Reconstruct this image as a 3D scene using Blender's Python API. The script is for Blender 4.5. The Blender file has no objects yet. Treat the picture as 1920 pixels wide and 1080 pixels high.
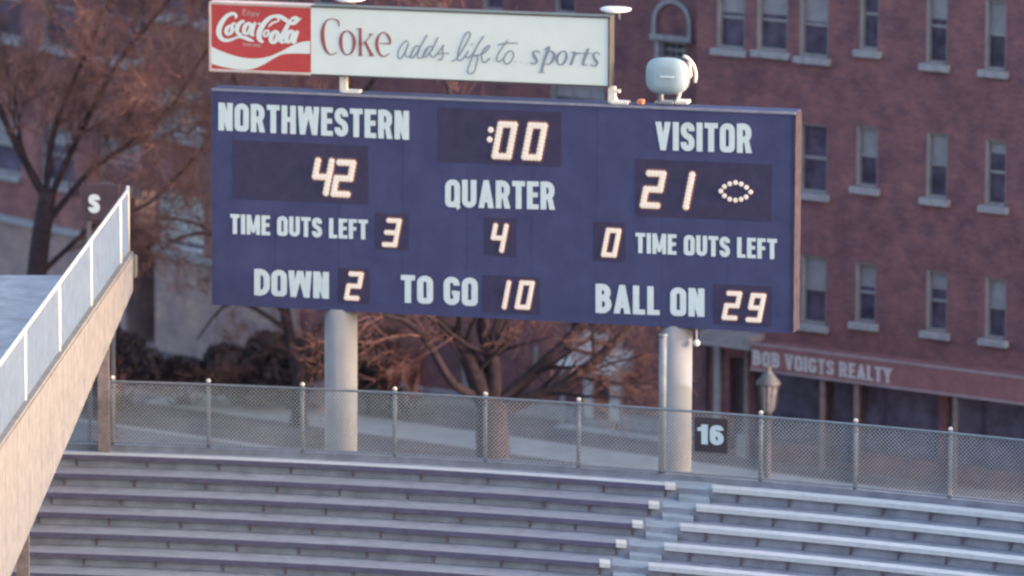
import bpy, math, random
from mathutils import Vector, Matrix
random.seed(7)
R = math.radians
scene = bpy.context.scene
col = scene.collection

# ------------------------------------------------------------------ camera
F_PX, PITCH, ROLL, HCAM = 12500.0, R(9.80), R(0.24), 30.1
cp, sp_ = math.cos(PITCH), math.sin(PITCH)
FW = Vector((0, cp, -sp_))
r0, u0_ = Vector((1, 0, 0)), Vector((0, sp_, cp))
CR = r0 * math.cos(ROLL) + u0_ * math.sin(ROLL)
CU = u0_ * math.cos(ROLL) - r0 * math.sin(ROLL)
CAM = Vector((0, 0, HCAM))
cam_d = bpy.data.cameras.new('camera')
cam_d.sensor_width = 36.0
cam_d.lens = F_PX / 1920 * 36.0
cam_d.clip_start = 1.0
cam_d.clip_end = 3000
cam_d.dof.use_dof = True
cam_d.dof.focus_distance = 124.0
cam_d.dof.aperture_fstop = 0.58
cam_d.dof.aperture_blades = 7
cam = bpy.data.objects.new('camera', cam_d)
col.objects.link(cam)
m = Matrix.Identity(4)
for i, v in enumerate((CR, CU, -FW)):
    for j in range(3):
        m[j][i] = v[j]
m.translation = CAM
cam.matrix_world = m
scene.camera = cam

# ------------------------------------------------------------------ light
SUN_EL, SUN_AZ = R(7), R(104.2)          # azimuth clockwise from +Y
world = bpy.data.worlds.new('World')
scene.world = world
world.use_nodes = True
wn = world.node_tree
wn.nodes.clear()
wo = wn.nodes.new('ShaderNodeOutputWorld')
bg = wn.nodes.new('ShaderNodeBackground')
sky = wn.nodes.new('ShaderNodeTexSky')
sky.sky_type = 'NISHITA'
sky.sun_disc = False
sky.sun_elevation = SUN_EL
sky.sun_rotation = SUN_AZ
sky.air_density = 1.0
sky.dust_density = 4.0
sky.ozone_density = 1.0
bg.inputs['Strength'].default_value = 0.15
wn.links.new(sky.outputs[0], bg.inputs[0])
wn.links.new(bg.outputs[0], wo.inputs[0])
sun_d = bpy.data.lights.new('sun', 'SUN')
sun_d.energy = 0.68
sun_d.angle = R(0.5)
sun_d.color = (1.0, 0.82, 0.79)
sun = bpy.data.objects.new('sun', sun_d)
col.objects.link(sun)
sdir = Vector((math.sin(SUN_AZ) * math.cos(SUN_EL), math.cos(SUN_AZ) * math.cos(SUN_EL), math.sin(SUN_EL)))
sun.rotation_euler = sdir.to_track_quat('Z', 'Y').to_euler()
sun.location = (60, 100, 60)
scene.view_settings.view_transform = 'Standard'
scene.view_settings.look = 'None'
scene.view_settings.gamma = 1
scene.view_settings.exposure = 2.9
scene.view_settings.use_curve_mapping = False
scene.cycles.filter_width = 2.4

# ------------------------------------------------------------------ pixels of the photograph to places
def ray(px, py):
    X, Y = px - 960.0, 540.0 - py
    return (FW * F_PX + CR * X + CU * Y).normalized()

def on_y(px, py, y):
    d = ray(px, py)
    return CAM + d * ((y - CAM.y) / d.y)

def on_z(px, py, z=0.0):
    d = ray(px, py)
    return CAM + d * ((z - CAM.z) / d.z)

# ------------------------------------------------------------------ materials
def mat(name, c, rough=0.8, metal=0.0, var=0.12, scale=3.0, bump=0.0, bscale=30.0, c2=None, emit=None, spec=0.3):
    M = bpy.data.materials.new(name)
    M.use_nodes = True
    nt = M.node_tree
    b = nt.nodes['Principled BSDF']
    b.inputs['Roughness'].default_value = rough
    b.inputs['Metallic'].default_value = metal
    b.inputs['Specular IOR Level'].default_value = spec
    if emit:
        b.inputs['Emission Color'].default_value = (*emit[0], 1)
        b.inputs['Emission Strength'].default_value = emit[1]
    tc = nt.nodes.new('ShaderNodeTexCoord')
    n = nt.nodes.new('ShaderNodeTexNoise')
    n.inputs['Scale'].default_value = scale
    n.inputs['Detail'].default_value = 6
    n.inputs['Roughness'].default_value = 0.65
    nt.links.new(tc.outputs['Object'], n.inputs['Vector'])
    rp = nt.nodes.new('ShaderNodeValToRGB')
    a = [max(0, x * (1 - var)) for x in c]
    z = [min(1, x * (1 + var)) for x in c] if c2 is None else c2
    rp.color_ramp.elements[0].position = 0.33
    rp.color_ramp.elements[1].position = 0.67
    rp.color_ramp.elements[0].color = (*a, 1)
    rp.color_ramp.elements[1].color = (*z, 1)
    nt.links.new(n.outputs['Fac'], rp.inputs['Fac'])
    nt.links.new(rp.outputs['Color'], b.inputs['Base Color'])
    if bump > 0:
        n2 = nt.nodes.new('ShaderNodeTexNoise')
        n2.inputs['Scale'].default_value = bscale
        n2.inputs['Detail'].default_value = 5
        nt.links.new(tc.outputs['Object'], n2.inputs['Vector'])
        bp = nt.nodes.new('ShaderNodeBump')
        bp.inputs['Strength'].default_value = bump
        bp.inputs['Distance'].default_value = 0.02
        nt.links.new(n2.outputs['Fac'], bp.inputs['Height'])
        nt.links.new(bp.outputs['Normal'], b.inputs['Normal'])
    return M

def brick_mat(name, c1, c2, mortar, bw=0.215, rh=0.075, patch=0.35):
    M = bpy.data.materials.new(name)
    M.use_nodes = True
    nt = M.node_tree
    L = nt.links
    b = nt.nodes['Principled BSDF']
    b.inputs['Roughness'].default_value = 0.9
    b.inputs['Specular IOR Level'].default_value = 0.15
    tc = nt.nodes.new('ShaderNodeTexCoord')
    sx = nt.nodes.new('ShaderNodeSeparateXYZ')
    L.new(tc.outputs['Object'], sx.inputs[0])
    ad = nt.nodes.new('ShaderNodeMath'); ad.operation = 'ADD'
    L.new(sx.outputs['X'], ad.inputs[0]); L.new(sx.outputs['Y'], ad.inputs[1])
    cx = nt.nodes.new('ShaderNodeCombineXYZ')
    L.new(ad.outputs[0], cx.inputs['X']); L.new(sx.outputs['Z'], cx.inputs['Y'])
    br = nt.nodes.new('ShaderNodeTexBrick')
    br.inputs['Color1'].default_value = (*c1, 1)
    br.inputs['Color2'].default_value = (*c2, 1)
    br.inputs['Mortar'].default_value = (*mortar, 1)
    br.inputs['Scale'].default_value = 1.0
    br.inputs['Mortar Size'].default_value = 0.008
    br.inputs['Brick Width'].default_value = bw
    br.inputs['Row Height'].default_value = rh
    br.inputs['Bias'].default_value = -0.1
    L.new(cx.outputs[0], br.inputs['Vector'])
    n = nt.nodes.new('ShaderNodeTexNoise')
    n.inputs['Scale'].default_value = 1.3
    n.inputs['Detail'].default_value = 8
    n.inputs['Roughness'].default_value = 0.75
    L.new(tc.outputs['Object'], n.inputs['Vector'])
    rp = nt.nodes.new('ShaderNodeValToRGB')
    rp.color_ramp.elements[0].position = 0.36
    rp.color_ramp.elements[1].position = 0.66
    rp.color_ramp.elements[0].color = (1 - patch, 1 - patch, 1 - patch * 0.6, 1)
    rp.color_ramp.elements[1].color = (1 + patch, 1 + patch * 0.6, 1 + patch * 0.3, 1)
    L.new(n.outputs['Fac'], rp.inputs['Fac'])
    mx = nt.nodes.new('ShaderNodeMix'); mx.data_type = 'RGBA'; mx.blend_type = 'MULTIPLY'
    mx.inputs[0].default_value = 1.0
    L.new(br.outputs['Color'], mx.inputs[6]); L.new(rp.outputs['Color'], mx.inputs[7])
    L.new(mx.outputs[2], b.inputs['Base Color'])
    bp = nt.nodes.new('ShaderNodeBump')
    bp.inputs['Strength'].default_value = 0.5
    bp.inputs['Distance'].default_value = 0.01
    L.new(br.outputs['Fac'], bp.inputs['Height']); bp.invert = True
    L.new(bp.outputs['Normal'], b.inputs['Normal'])
    return M

M = {}
M['navy'] = mat('navy paint', (0.052, 0.057, 0.135), 0.7, spec=0.08, var=0.14, scale=1.6, bump=0.05, bscale=40)
M['panel'] = mat('display panel', (0.034, 0.028, 0.074), 0.6, var=0.2, scale=4)
M['letter'] = mat('white letter', (0.500, 0.575, 0.640), 0.5, var=0.04, scale=6)
M['bulb'] = mat('lit bulb', (0.200, 0.170, 0.160), 0.3, var=0.0, emit=((1.0, 0.86, 0.77), 0.088))
M['bulb_halo'] = mat('painted bulb halo', (0.200, 0.095, 0.085), 0.5, var=0.1)  # reddish glow around the bulbs, painted as discs on the panel
M['trim'] = mat('worn pink trim', (0.048, 0.038, 0.056), 0.8, var=0.3, scale=5, spec=0.1)
M['toptrim'] = mat('grey top trim', (0.200, 0.200, 0.270), 0.5, var=0.2, scale=6)
M['ad_white'] = mat('sign white', (0.58, 0.63, 0.65), 0.45, var=0.03, scale=2)
M['ad_red'] = mat('sign red', (0.400, 0.050, 0.055), 0.5, var=0.1, scale=3)
M['ad_pink'] = mat('sign faded print', (0.45, 0.24, 0.25), 0.5, var=0.05)
M['ad_rose'] = mat('sign brown red ink', (0.26, 0.075, 0.075), 0.5, var=0.15, scale=4)
M['ad_blue'] = mat('sign slate ink', (0.20, 0.23, 0.31), 0.5, var=0.1, scale=4)
M['ad_frame'] = mat('sign frame', (0.060, 0.058, 0.062), 0.5, var=0.2)
M['ad_edge'] = mat('sign red frame', (0.45, 0.33, 0.33), 0.5, var=0.2)
M['column'] = mat('column paint', (0.235, 0.235, 0.270), 0.7, var=0.08, scale=2.5, bump=0.06, bscale=12)
M['concrete'] = mat('concrete', (0.250, 0.255, 0.325), 0.9, var=0.22, scale=2.2, bump=0.25, bscale=25)
M['riser'] = mat('concrete riser', (0.360, 0.350, 0.400), 0.9, var=0.3, scale=2.0, bump=0.25, bscale=25)
M['seat'] = mat('grey seat plank', (0.240, 0.240, 0.300), 0.7, var=0.15, scale=4)
M['purple'] = mat('purple edge', (0.100, 0.088, 0.160), 0.6, var=0.2, scale=5)
M['whiteseat'] = mat('white seat plank', (0.500, 0.500, 0.550), 0.6, var=0.08, scale=5)
M['cap'] = mat('white end cap', (0.620, 0.580, 0.580), 0.5, var=0.03)
M['bracket'] = mat('rusty bracket', (0.170, 0.135, 0.165), 0.7, var=0.3, scale=12)
M['aisle'] = mat('worn aisle concrete', (0.27, 0.30, 0.36), 0.9, var=0.15, scale=2.5, bump=0.2, bscale=20)
M['post_dark'] = mat('dark iron', (0.05, 0.045, 0.06), 0.6, var=0.2)
M['steel'] = mat('galvanised steel', (0.190, 0.205, 0.250), 0.5, metal=0.2, var=0.15, scale=8)
M['wire'] = mat('galvanised wire', (0.340, 0.370, 0.430), 0.6, metal=0.1, var=0.1)
M['stand_wall'] = mat('stand parapet', (0.150, 0.148, 0.165), 0.85, var=0.2, scale=3.5, bump=0.3, bscale=15)
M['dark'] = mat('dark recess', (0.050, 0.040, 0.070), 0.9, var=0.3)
M['glass'] = mat('window glass', (0.070, 0.058, 0.105), 0.12, var=0.5, scale=2, spec=0.5)
M['shade'] = mat('white window shade', (0.340, 0.350, 0.390), 0.8, var=0.12, scale=3)
M['blind'] = mat('pale blind', (0.230, 0.220, 0.270), 0.8, var=0.15, scale=3)
M['casing'] = mat('pale casing', (0.230, 0.220, 0.260), 0.7, var=0.15, scale=4)
M['sill'] = mat('stone sill', (0.240, 0.235, 0.285), 0.85, var=0.2, scale=6)
M['brick'] = brick_mat('brick', (0.138, 0.068, 0.094), (0.190, 0.088, 0.102), (0.165, 0.11, 0.13))
M['brick2'] = brick_mat('left brick', (0.185, 0.082, 0.098), (0.24, 0.110, 0.110), (0.20, 0.14, 0.15), patch=0.4)
M['stone'] = brick_mat('stone', (0.23, 0.17, 0.195), (0.29, 0.22, 0.22), (0.19, 0.15, 0.17), bw=0.5, rh=0.25, patch=0.25)
M['bark'] = mat('bark', (0.030, 0.020, 0.030), 0.95, var=0.4, scale=9, bump=0.6, bscale=18)
M['twig'] = mat('reddish twig', (0.112, 0.058, 0.062), 0.9, var=0.4, scale=2)
M['shrub'] = mat('dark shrub', (0.045, 0.033, 0.048), 0.9, var=0.5, scale=3, c2=(0.095, 0.07, 0.08))
M['shrub2'] = mat('rusty shrub', (0.13, 0.045, 0.045), 0.9, var=0.4, scale=3)
M['grass'] = mat('dormant grass', (0.115, 0.092, 0.115), 0.95, var=0.4, scale=0.6, bump=0.4, bscale=12)
M['walk'] = mat('sidewalk', (0.360, 0.365, 0.420), 0.9, var=0.15, scale=1.2, bump=0.15, bscale=8)
M['road'] = mat('asphalt', (0.160, 0.155, 0.190), 0.9, var=0.25, scale=0.8, bump=0.2, bscale=20)
M['field'] = mat('field turf', (0.06, 0.08, 0.06), 0.95, var=0.3, scale=0.5)
M['awning'] = mat('red awning', (0.200, 0.088, 0.108), 0.8, var=0.2, scale=3)
M['awning_edge'] = mat('awning piping', (0.260, 0.210, 0.260), 0.8, var=0.15)
M['awning_txt'] = mat('awning lettering', (0.400, 0.390, 0.450), 0.8, var=0.1)
M['awning_dark'] = mat('grey awning', (0.200, 0.190, 0.230), 0.8, var=0.2, scale=3)
M['door'] = mat('dark door', (0.075, 0.050, 0.075), 0.7, var=0.3)
M['pink_post'] = mat('painted post', (0.170, 0.140, 0.155), 0.7, var=0.25, scale=6)
M['whitewood'] = mat('white wood', (0.480, 0.500, 0.560), 0.7, var=0.12, scale=5)
M['lantern'] = mat('lantern metal', (0.100, 0.100, 0.125), 0.5, var=0.2)
M['lantern_glass'] = mat('lantern glass', (0.170, 0.160, 0.190), 0.4, var=0.3, scale=10)
M['plate'] = mat('sign plate', (0.050, 0.035, 0.050), 0.7, var=0.2)
M['horn'] = mat('grey blue horn', (0.250, 0.330, 0.410), 0.42, var=0.06, scale=4)

# ------------------------------------------------------------------ mesh helpers
class MB:
    def __init__(s):
        s.v, s.f = [], []
    def add(s, vs, fs):
        o = len(s.v)
        s.v += [tuple(p) for p in vs]
        s.f += [tuple(i + o for i in f) for f in fs]
    def box(s, x0, x1, y0, y1, z0, z1, bev=0.0):
        if bev > 0:
            b = min(bev, (x1 - x0) * .3, (y1 - y0) * .3, (z1 - z0) * .3)
            vs = []
            for (z, k) in ((z0, b), (z0 + b, 0), (z1 - b, 0), (z1, b)):
                vs += [(x0 + k, y0 + k, z), (x1 - k, y0 + k, z), (x1 - k, y1 - k, z), (x0 + k, y1 - k, z)]
            fs = [(3, 2, 1, 0), (12, 13, 14, 15)]
            for l in range(3):
                for i in range(4):
                    j = (i + 1) % 4
                    fs.append((l * 4 + i, l * 4 + j, l * 4 + 4 + j, l * 4 + 4 + i))
            s.add(vs, fs)
            return s
        vs = [(x, y, z) for z in (z0, z1) for (x, y) in ((x0, y0), (x1, y0), (x1, y1), (x0, y1))]
        s.add(vs, [(3, 2, 1, 0), (4, 5, 6, 7), (0, 1, 5, 4), (1, 2, 6, 5), (2, 3, 7, 6), (3, 0, 4, 7)])
        return s
    def prism(s, pts, axis_a, axis_b):
        """pts = list of corner Vectors of one end, shifted to the other end"""
        n = len(pts)
        vs = [Vector(p) + axis_a for p in pts] + [Vector(p) + axis_b for p in pts]
        fs = [tuple(range(n))[::-1], tuple(range(n, 2 * n))] + [(i, (i + 1) % n, n + (i + 1) % n, n + i) for i in range(n)]
        s.add(vs, fs)
        return s
    def tube(s, pts, rad, n=8, cap=True):
        pts = [Vector(p) for p in pts]
        if not isinstance(rad, (list, tuple)):
            rad = [rad] * len(pts)
        t = (pts[1] - pts[0]).normalized()
        a = t.cross(Vector((0, 0, 1)) if abs(t.z) < .9 else Vector((1, 0, 0))).normalized()
        vs = []
        for i, p in enumerate(pts):
            q = pts[min(i + 1, len(pts) - 1)] - pts[max(i - 1, 0)]
            if q.length > 1e-9:
                t = q.normalized()
            a = (a - t * a.dot(t)).normalized()
            b = t.cross(a)
            for k in range(n):
                w = 2 * math.pi * k / n
                vs.append(p + (a * math.cos(w) + b * math.sin(w)) * rad[i])
        fs = []
        for i in range(len(pts) - 1):
            for k in range(n):
                j = (k + 1) % n
                fs.append((i * n + k, i * n + j, i * n + n + j, i * n + n + k))
        if cap:
            fs.append(tuple(range(n))[::-1])
            fs.append(tuple(range((len(pts) - 1) * n, len(pts) * n)))
        s.add(vs, fs)
        return s
    def loft(s, rings, e=3.0, n=28, cx=0, cz=0):
        """super-ellipse rings (half width, half height, y)"""
        vs, fs = [], []
        for (a, b, y) in rings:
            for k in range(n):
                w = 2 * math.pi * k / n
                c, d = math.cos(w), math.sin(w)
                vs.append((cx + a * math.copysign(abs(c) ** (2 / e), c), y, cz + b * math.copysign(abs(d) ** (2 / e), d)))
        for i in range(len(rings) - 1):
            for k in range(n):
                j = (k + 1) % n
                fs.append((i * n + k, i * n + n + k, i * n + n + j, i * n + j))
        fs.append(tuple(range(n)))
        fs.append(tuple(range((len(rings) - 1) * n, len(rings) * n))[::-1])
        s.add(vs, fs)
        return s
    def ball(s, c, r, n=6, m=4, sy=1.0):
        vs = [(c[0], c[1], c[2] + r)]
        for i in range(1, m):
            p = math.pi * i / m
            for k in range(n):
                w = 2 * math.pi * k / n
                vs.append((c[0] + r * math.sin(p) * math.cos(w), c[1] + sy * r * math.sin(p) * math.sin(w), c[2] + r * math.cos(p)))
        vs.append((c[0], c[1], c[2] - r))
        fs = [(0, 1 + k, 1 + (k + 1) % n) for k in range(n)]
        for i in range(m - 2):
            for k in range(n):
                j = (k + 1) % n
                fs.append((1 + i * n + k, 1 + (i + 1) * n + k, 1 + (i + 1) * n + j, 1 + i * n + j))
        e = len(vs) - 1
        fs += [(e, 1 + (m - 2) * n + (k + 1) % n, 1 + (m - 2) * n + k) for k in range(n)]
        s.add(vs, fs)
        return s
    def flat(s, pts, y, d=0.012):
        """convex polygon in x,z raised from the face behind: front at y, sides back by d"""
        n = len(pts)
        ar = sum(pts[i][0] * pts[(i + 1) % n][1] - pts[(i + 1) % n][0] * pts[i][1] for i in range(n))
        if ar < 0:
            pts = pts[::-1]
        vs = [(p[0], y, p[1]) for p in pts] + [(p[0], y + d, p[1]) for p in pts]
        s.add(vs, [tuple(range(n))] + [(i, n + i, n + (i + 1) % n, (i + 1) % n) for i in range(n)])
        return s
    def ribbon(s, pts, wid, y, closed=False, d=0.012, slope=0.0002):
        n = len(pts)
        if not isinstance(wid, (list, tuple)):
            wid = [wid] * n
        L, Rr = [], []
        for i in range(n):
            p = pts[(i - 1) % n] if (closed or i > 0) else pts[i]
            q = pts[(i + 1) % n] if (closed or i < n - 1) else pts[i]
            c = pts[i]
            def nrm(a, b):
                dx, dz = b[0] - a[0], b[1] - a[1]
                l = math.hypot(dx, dz) or 1e-9
                return (-dz / l, dx / l)
            n1 = nrm(p, c) if p != c else nrm(c, q)
            n2 = nrm(c, q) if q != c else n1
            mx_, mz_ = n1[0] + n2[0], n1[1] + n2[1]
            k = mx_ * n1[0] + mz_ * n1[1]
            k = 1 / max(k, 0.6)
            h = wid[i] / 2
            L.append((c[0] + mx_ * k * h, c[1] + mz_ * k * h))
            Rr.append((c[0] - mx_ * k * h, c[1] - mz_ * k * h))
        vs = []
        for i in range(n):
            yy = y - slope * i if not closed else y
            vs += [(L[i][0], yy, L[i][1]), (Rr[i][0], yy, Rr[i][1]), (L[i][0], y + d, L[i][1]), (Rr[i][0], y + d, Rr[i][1])]
        fs = []
        for i in range(n if closed else n - 1):
            a, b = 4 * i, 4 * ((i + 1) % n)
            fs += [(a, a + 1, b + 1, b), (a, b, b + 2, a + 2), (a + 1, a + 3, b + 3, b + 1)]
        if not closed:
            fs += [(0, 2, 3, 1), (4 * n - 4, 4 * n - 3, 4 * n - 1, 4 * n - 2)]
        s.add(vs, fs)
        return s
    def build(s, name, mt, parent=None, smooth=False, loc=None):
        me = bpy.data.meshes.new(name)
        me.from_pydata(s.v, [], s.f)
        me.materials.append(mt)
        if smooth:
            me.polygons.foreach_set('use_smooth', [True] * len(me.polygons))
        me.update()
        o = bpy.data.objects.new(name, me)
        col.objects.link(o)
        if parent is not None:
            o.parent = parent
        if loc is not None:
            o.location = loc
        return o

def tag(o, label=None, cat=None, group=None, kind=None):
    if label: o['label'] = label
    if cat: o['category'] = cat
    if group: o['group'] = group
    if kind: o['kind'] = kind
    return o

class Thing:
    """an Empty at the base of a thing; local x along its face, y away from the camera, z up"""
    def __init__(s, name, loc, ang=0.0, label=None, cat=None, group=None, kind=None):
        s.o = bpy.data.objects.new(name, None)
        s.o.empty_display_size = 0.3
        col.objects.link(s.o)
        s.loc, s.a = Vector(loc), ang
        s.o.location = loc
        s.o.rotation_euler = (0, 0, -ang)
        s.dx = Vector((math.cos(ang), -math.sin(ang), 0))
        s.dy = Vector((math.sin(ang), math.cos(ang), 0))
        tag(s.o, label, cat, group, kind)
    def px(s, x, y, off=0.0):
        d = ray(x, y)
        p0 = s.loc + s.dy * off
        t = (p0 - CAM).dot(s.dy) / d.dot(s.dy)
        q = CAM + d * t - s.loc
        return (q.dot(s.dx), q.z)
    def local(s, w):
        q = Vector(w) - s.loc
        return Vector((q.dot(s.dx), q.dot(s.dy), q.z))

def ring_copy(o, parent=None):
    c = o.copy()
    col.objects.link(c)
    if parent is not None:
        c.parent = parent
    return c

# ------------------------------------------------------------------ lettering
def rpath(pts, closed=False, n=5):
    out = []
    N = len(pts)
    for i, (x, y, r) in enumerate(pts):
        if (not closed and i in (0, N - 1)) or r <= 0:
            out.append((x, y)); continue
        a, b = pts[(i - 1) % N], pts[(i + 1) % N]
        def un(p):
            dx, dy = p[0] - x, p[1] - y
            l = math.hypot(dx, dy)
            return dx / l, dy / l, l
        ux, uy, lu = un(a); vx, vy, lv = un(b)
        rr = min(r, lu * .5 if (closed or 0 < i - 1) else lu, lv * .5 if (closed or i + 1 < N - 1) else lv)
        A, B = (x + ux * rr, y + uy * rr), (x + vx * rr, y + vy * rr)
        for k in range(n + 1):
            t = k / n
            # circular-ish corner from a rational blend
            w = 0.75
            q0, q1, q2 = (1 - t) ** 2, 2 * t * (1 - t) * w, t * t
            sm = q0 + q1 + q2
            out.append(((q0 * A[0] + q1 * x + q2 * B[0]) / sm, (q0 * A[1] + q1 * y + q2 * B[1]) / sm))
    return out

def glyph(ch, t=0.2):
    """returns (width, [('p', polygon)|('r', path, closed)]) on a cap height of 1"""
    h = t / 2
    P = lambda *a: ('p', list(a))
    def B(x0, y0, x1, y1): return P((x0, y0), (x1, y0), (x1, y1), (x0, y1))
    def O(w, x=0.0):
        return ('r', rpath([(x + w / 2, h, 0.01), (x + h, h, .3), (x + h, 1 - h, .3), (x + w - h, 1 - h, .3), (x + w - h, h, .3)], True), True)
    v = t * 1.08
    if ch == 'O' or ch == '0': return .52, [O(.52)]
    if ch == 'N': return .52, [B(0, 0, t, 1), B(.52 - t, 0, .52, 1), P((0, 1), (v, 1), (.52, 0), (.52 - v, 0))]
    if ch == 'I' : return t, [B(0, 0, t, 1)]
    if ch == 'T': return .46, [B(0, 1 - t * .9, .46, 1), B(.23 - h, 0, .23 + h, 1)]
    if ch == 'H': return .52, [B(0, 0, t, 1), B(.52 - t, 0, .52, 1), B(0, .42, .52, .42 + t * .85)]
    if ch == 'E': return .42, [B(0, 0, t, 1), B(0, 1 - t * .85, .42, 1), B(0, .43, .39, .43 + t * .85), B(0, 0, .42, t * .85)]
    if ch == 'F': return .40, [B(0, 0, t, 1), B(0, 1 - t * .85, .40, 1), B(0, .43, .37, .43 + t * .85)]
    if ch == 'L': return .40, [B(0, 0, t, 1), B(0, 0, .40, t * .85)]
    if ch == 'W': 
        w = .78; q = t * .95
        return w, [P((0, 1), (q, 1), (.26, 0), (.26 - q * .95, 0)), P((.26, 0), (.26 - q * .95, 0), (w / 2 - q / 2, 1), (w / 2 + q / 2, 1)),
                   P((w - .26, 0), (w - .26 + q * .95, 0), (w / 2 + q / 2, 1), (w / 2 - q / 2, 1)), P((w, 1), (w - q, 1), (w - .26, 0), (w - .26 + q * .95, 0))]
    if ch == 'M':
        w = .66
        return w, [B(0, 0, t * .9, 1), B(w - t * .9, 0, w, 1), P((0, 1), (t, 1), (w / 2 + t * .35, .1), (w / 2 - t * .35, .1)), P((w, 1), (w - t, 1), (w / 2 - t * .35, .1), (w / 2 + t * .35, .1))]
    if ch == 'V': 
        w = .54
        return w, [P((0, 1), (t, 1), (w / 2 + h * .9, 0), (w / 2 - h * .9, 0)), P((w, 1), (w - t, 1), (w / 2 - h * .9, 0), (w / 2 + h * .9, 0))]
    if ch == 'A':
        w = .56
        return w, [P((0, 0), (t, 0), (w / 2 + h * .9, 1), (w / 2 - h * .9, 1)), P((w, 0), (w - t, 0), (w / 2 - h * .9, 1), (w / 2 + h * .9, 1)), B(w * .22, .2, w * .78, .2 + t * .75)]
    if ch == 'Y':
        w = .54
        return w, [P((0, 1), (t, 1), (w / 2 + h, .42), (w / 2 - h, .42)), P((w, 1), (w - t, 1), (w / 2 - h, .42), (w / 2 + h, .42)), B(w / 2 - h, 0, w / 2 + h, .5)]
    if ch == 'U': return .52, [('r', rpath([(h, 1, 0), (h, h, .3), (.52 - h, h, .3), (.52 - h, 1, 0)]), False)]
    if ch == 'D': return .52, [B(0, 0, t, 1), ('r', rpath([(h, h * .9, 0), (.52 - h, h * .9, .26), (.52 - h, 1 - h * .9, .26), (h, 1 - h * .9, 0)]), False)]
    if ch == 'R': return .52, [B(0, 0, t, 1), ('r', rpath([(h, .45, 0), (.50 - h, .45, .18), (.50 - h, 1 - h * .9, .2), (h, 1 - h * .9, 0)]), False),
                              P((.52, 0), (.52 - t, 0), (.26 - h * .3, .48), (.26 + t * .7, .48))]
    if ch == 'P': return .50, [B(0, 0, t, 1), ('r', rpath([(h, .42, 0), (.50 - h, .42, .2), (.50 - h, 1 - h * .9, .2), (h, 1 - h * .9, 0)]), False)]
    if ch == 'B': return .52, [B(0, 0, t, 1), ('r', rpath([(h, .52, 0), (.49 - h, .52, .18), (.49 - h, 1 - h * .9, .18), (h, 1 - h * .9, 0)]), False),
                              ('r', rpath([(h, h * .9, 0), (.52 - h, h * .9, .2), (.52 - h, .52, .2), (h, .52, 0)]), False)]
    if ch == 'S': return .48, [('r', rpath([(.48 - h, .70, 0), (.48 - h, 1 - h, .26), (h, 1 - h, .26), (h, .56, .22), (.48 - h, .46, .22), (.48 - h, h, .26), (h, h, .26), (h, .31, 0)]), False)]
    if ch == 'C': return .50, [('r', rpath([(.50 - h, .67, 0), (.50 - h, 1 - h, .26), (h, 1 - h, .26), (h, h, .26), (.50 - h, h, .26), (.50 - h, .35, 0)]), False)]
    if ch == 'G': return .52, [('r', rpath([(.52 - h, .70, 0), (.52 - h, 1 - h, .26), (h, 1 - h, .26), (h, h, .26), (.52 - h, h, .22), (.52 - h, .5, 0)]), False), B(.27, .36, .52 - h, .36 + t * .75)]
    if ch == 'Q': return .54, [O(.54), P((.30, .26), (.42, .30), (.56, .0), (.44, -.10))]
    if ch == 'K': return .54, [B(0, 0, t, 1), P((t * .8, .38), (t * .8, .62), (.52 - t, 1), (.54, 1)), P((.54, 0), (.54 - t, 0), (.18, .5), (.34, .62))]
    if ch == '1': return .42, [B(.42 - t * 1.1, 0, .42, 1), P((0, .66), (0, .82), (.13, .86), (.20, 1), (.42, 1), (.42, .66))]
    if ch == '6': return .56, [('r', rpath([(.56 - h, .74, 0), (.56 - h, 1 - h, .24), (h, 1 - h, .28), (h, h, .28), (.56 - h, h, .26), (.56 - h, .58, .26), (h, .58, 0)]), False)]
    if ch == '-': return .3, [B(0, .38, .3, .38 + t * .8)]
    return .3, []

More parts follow.
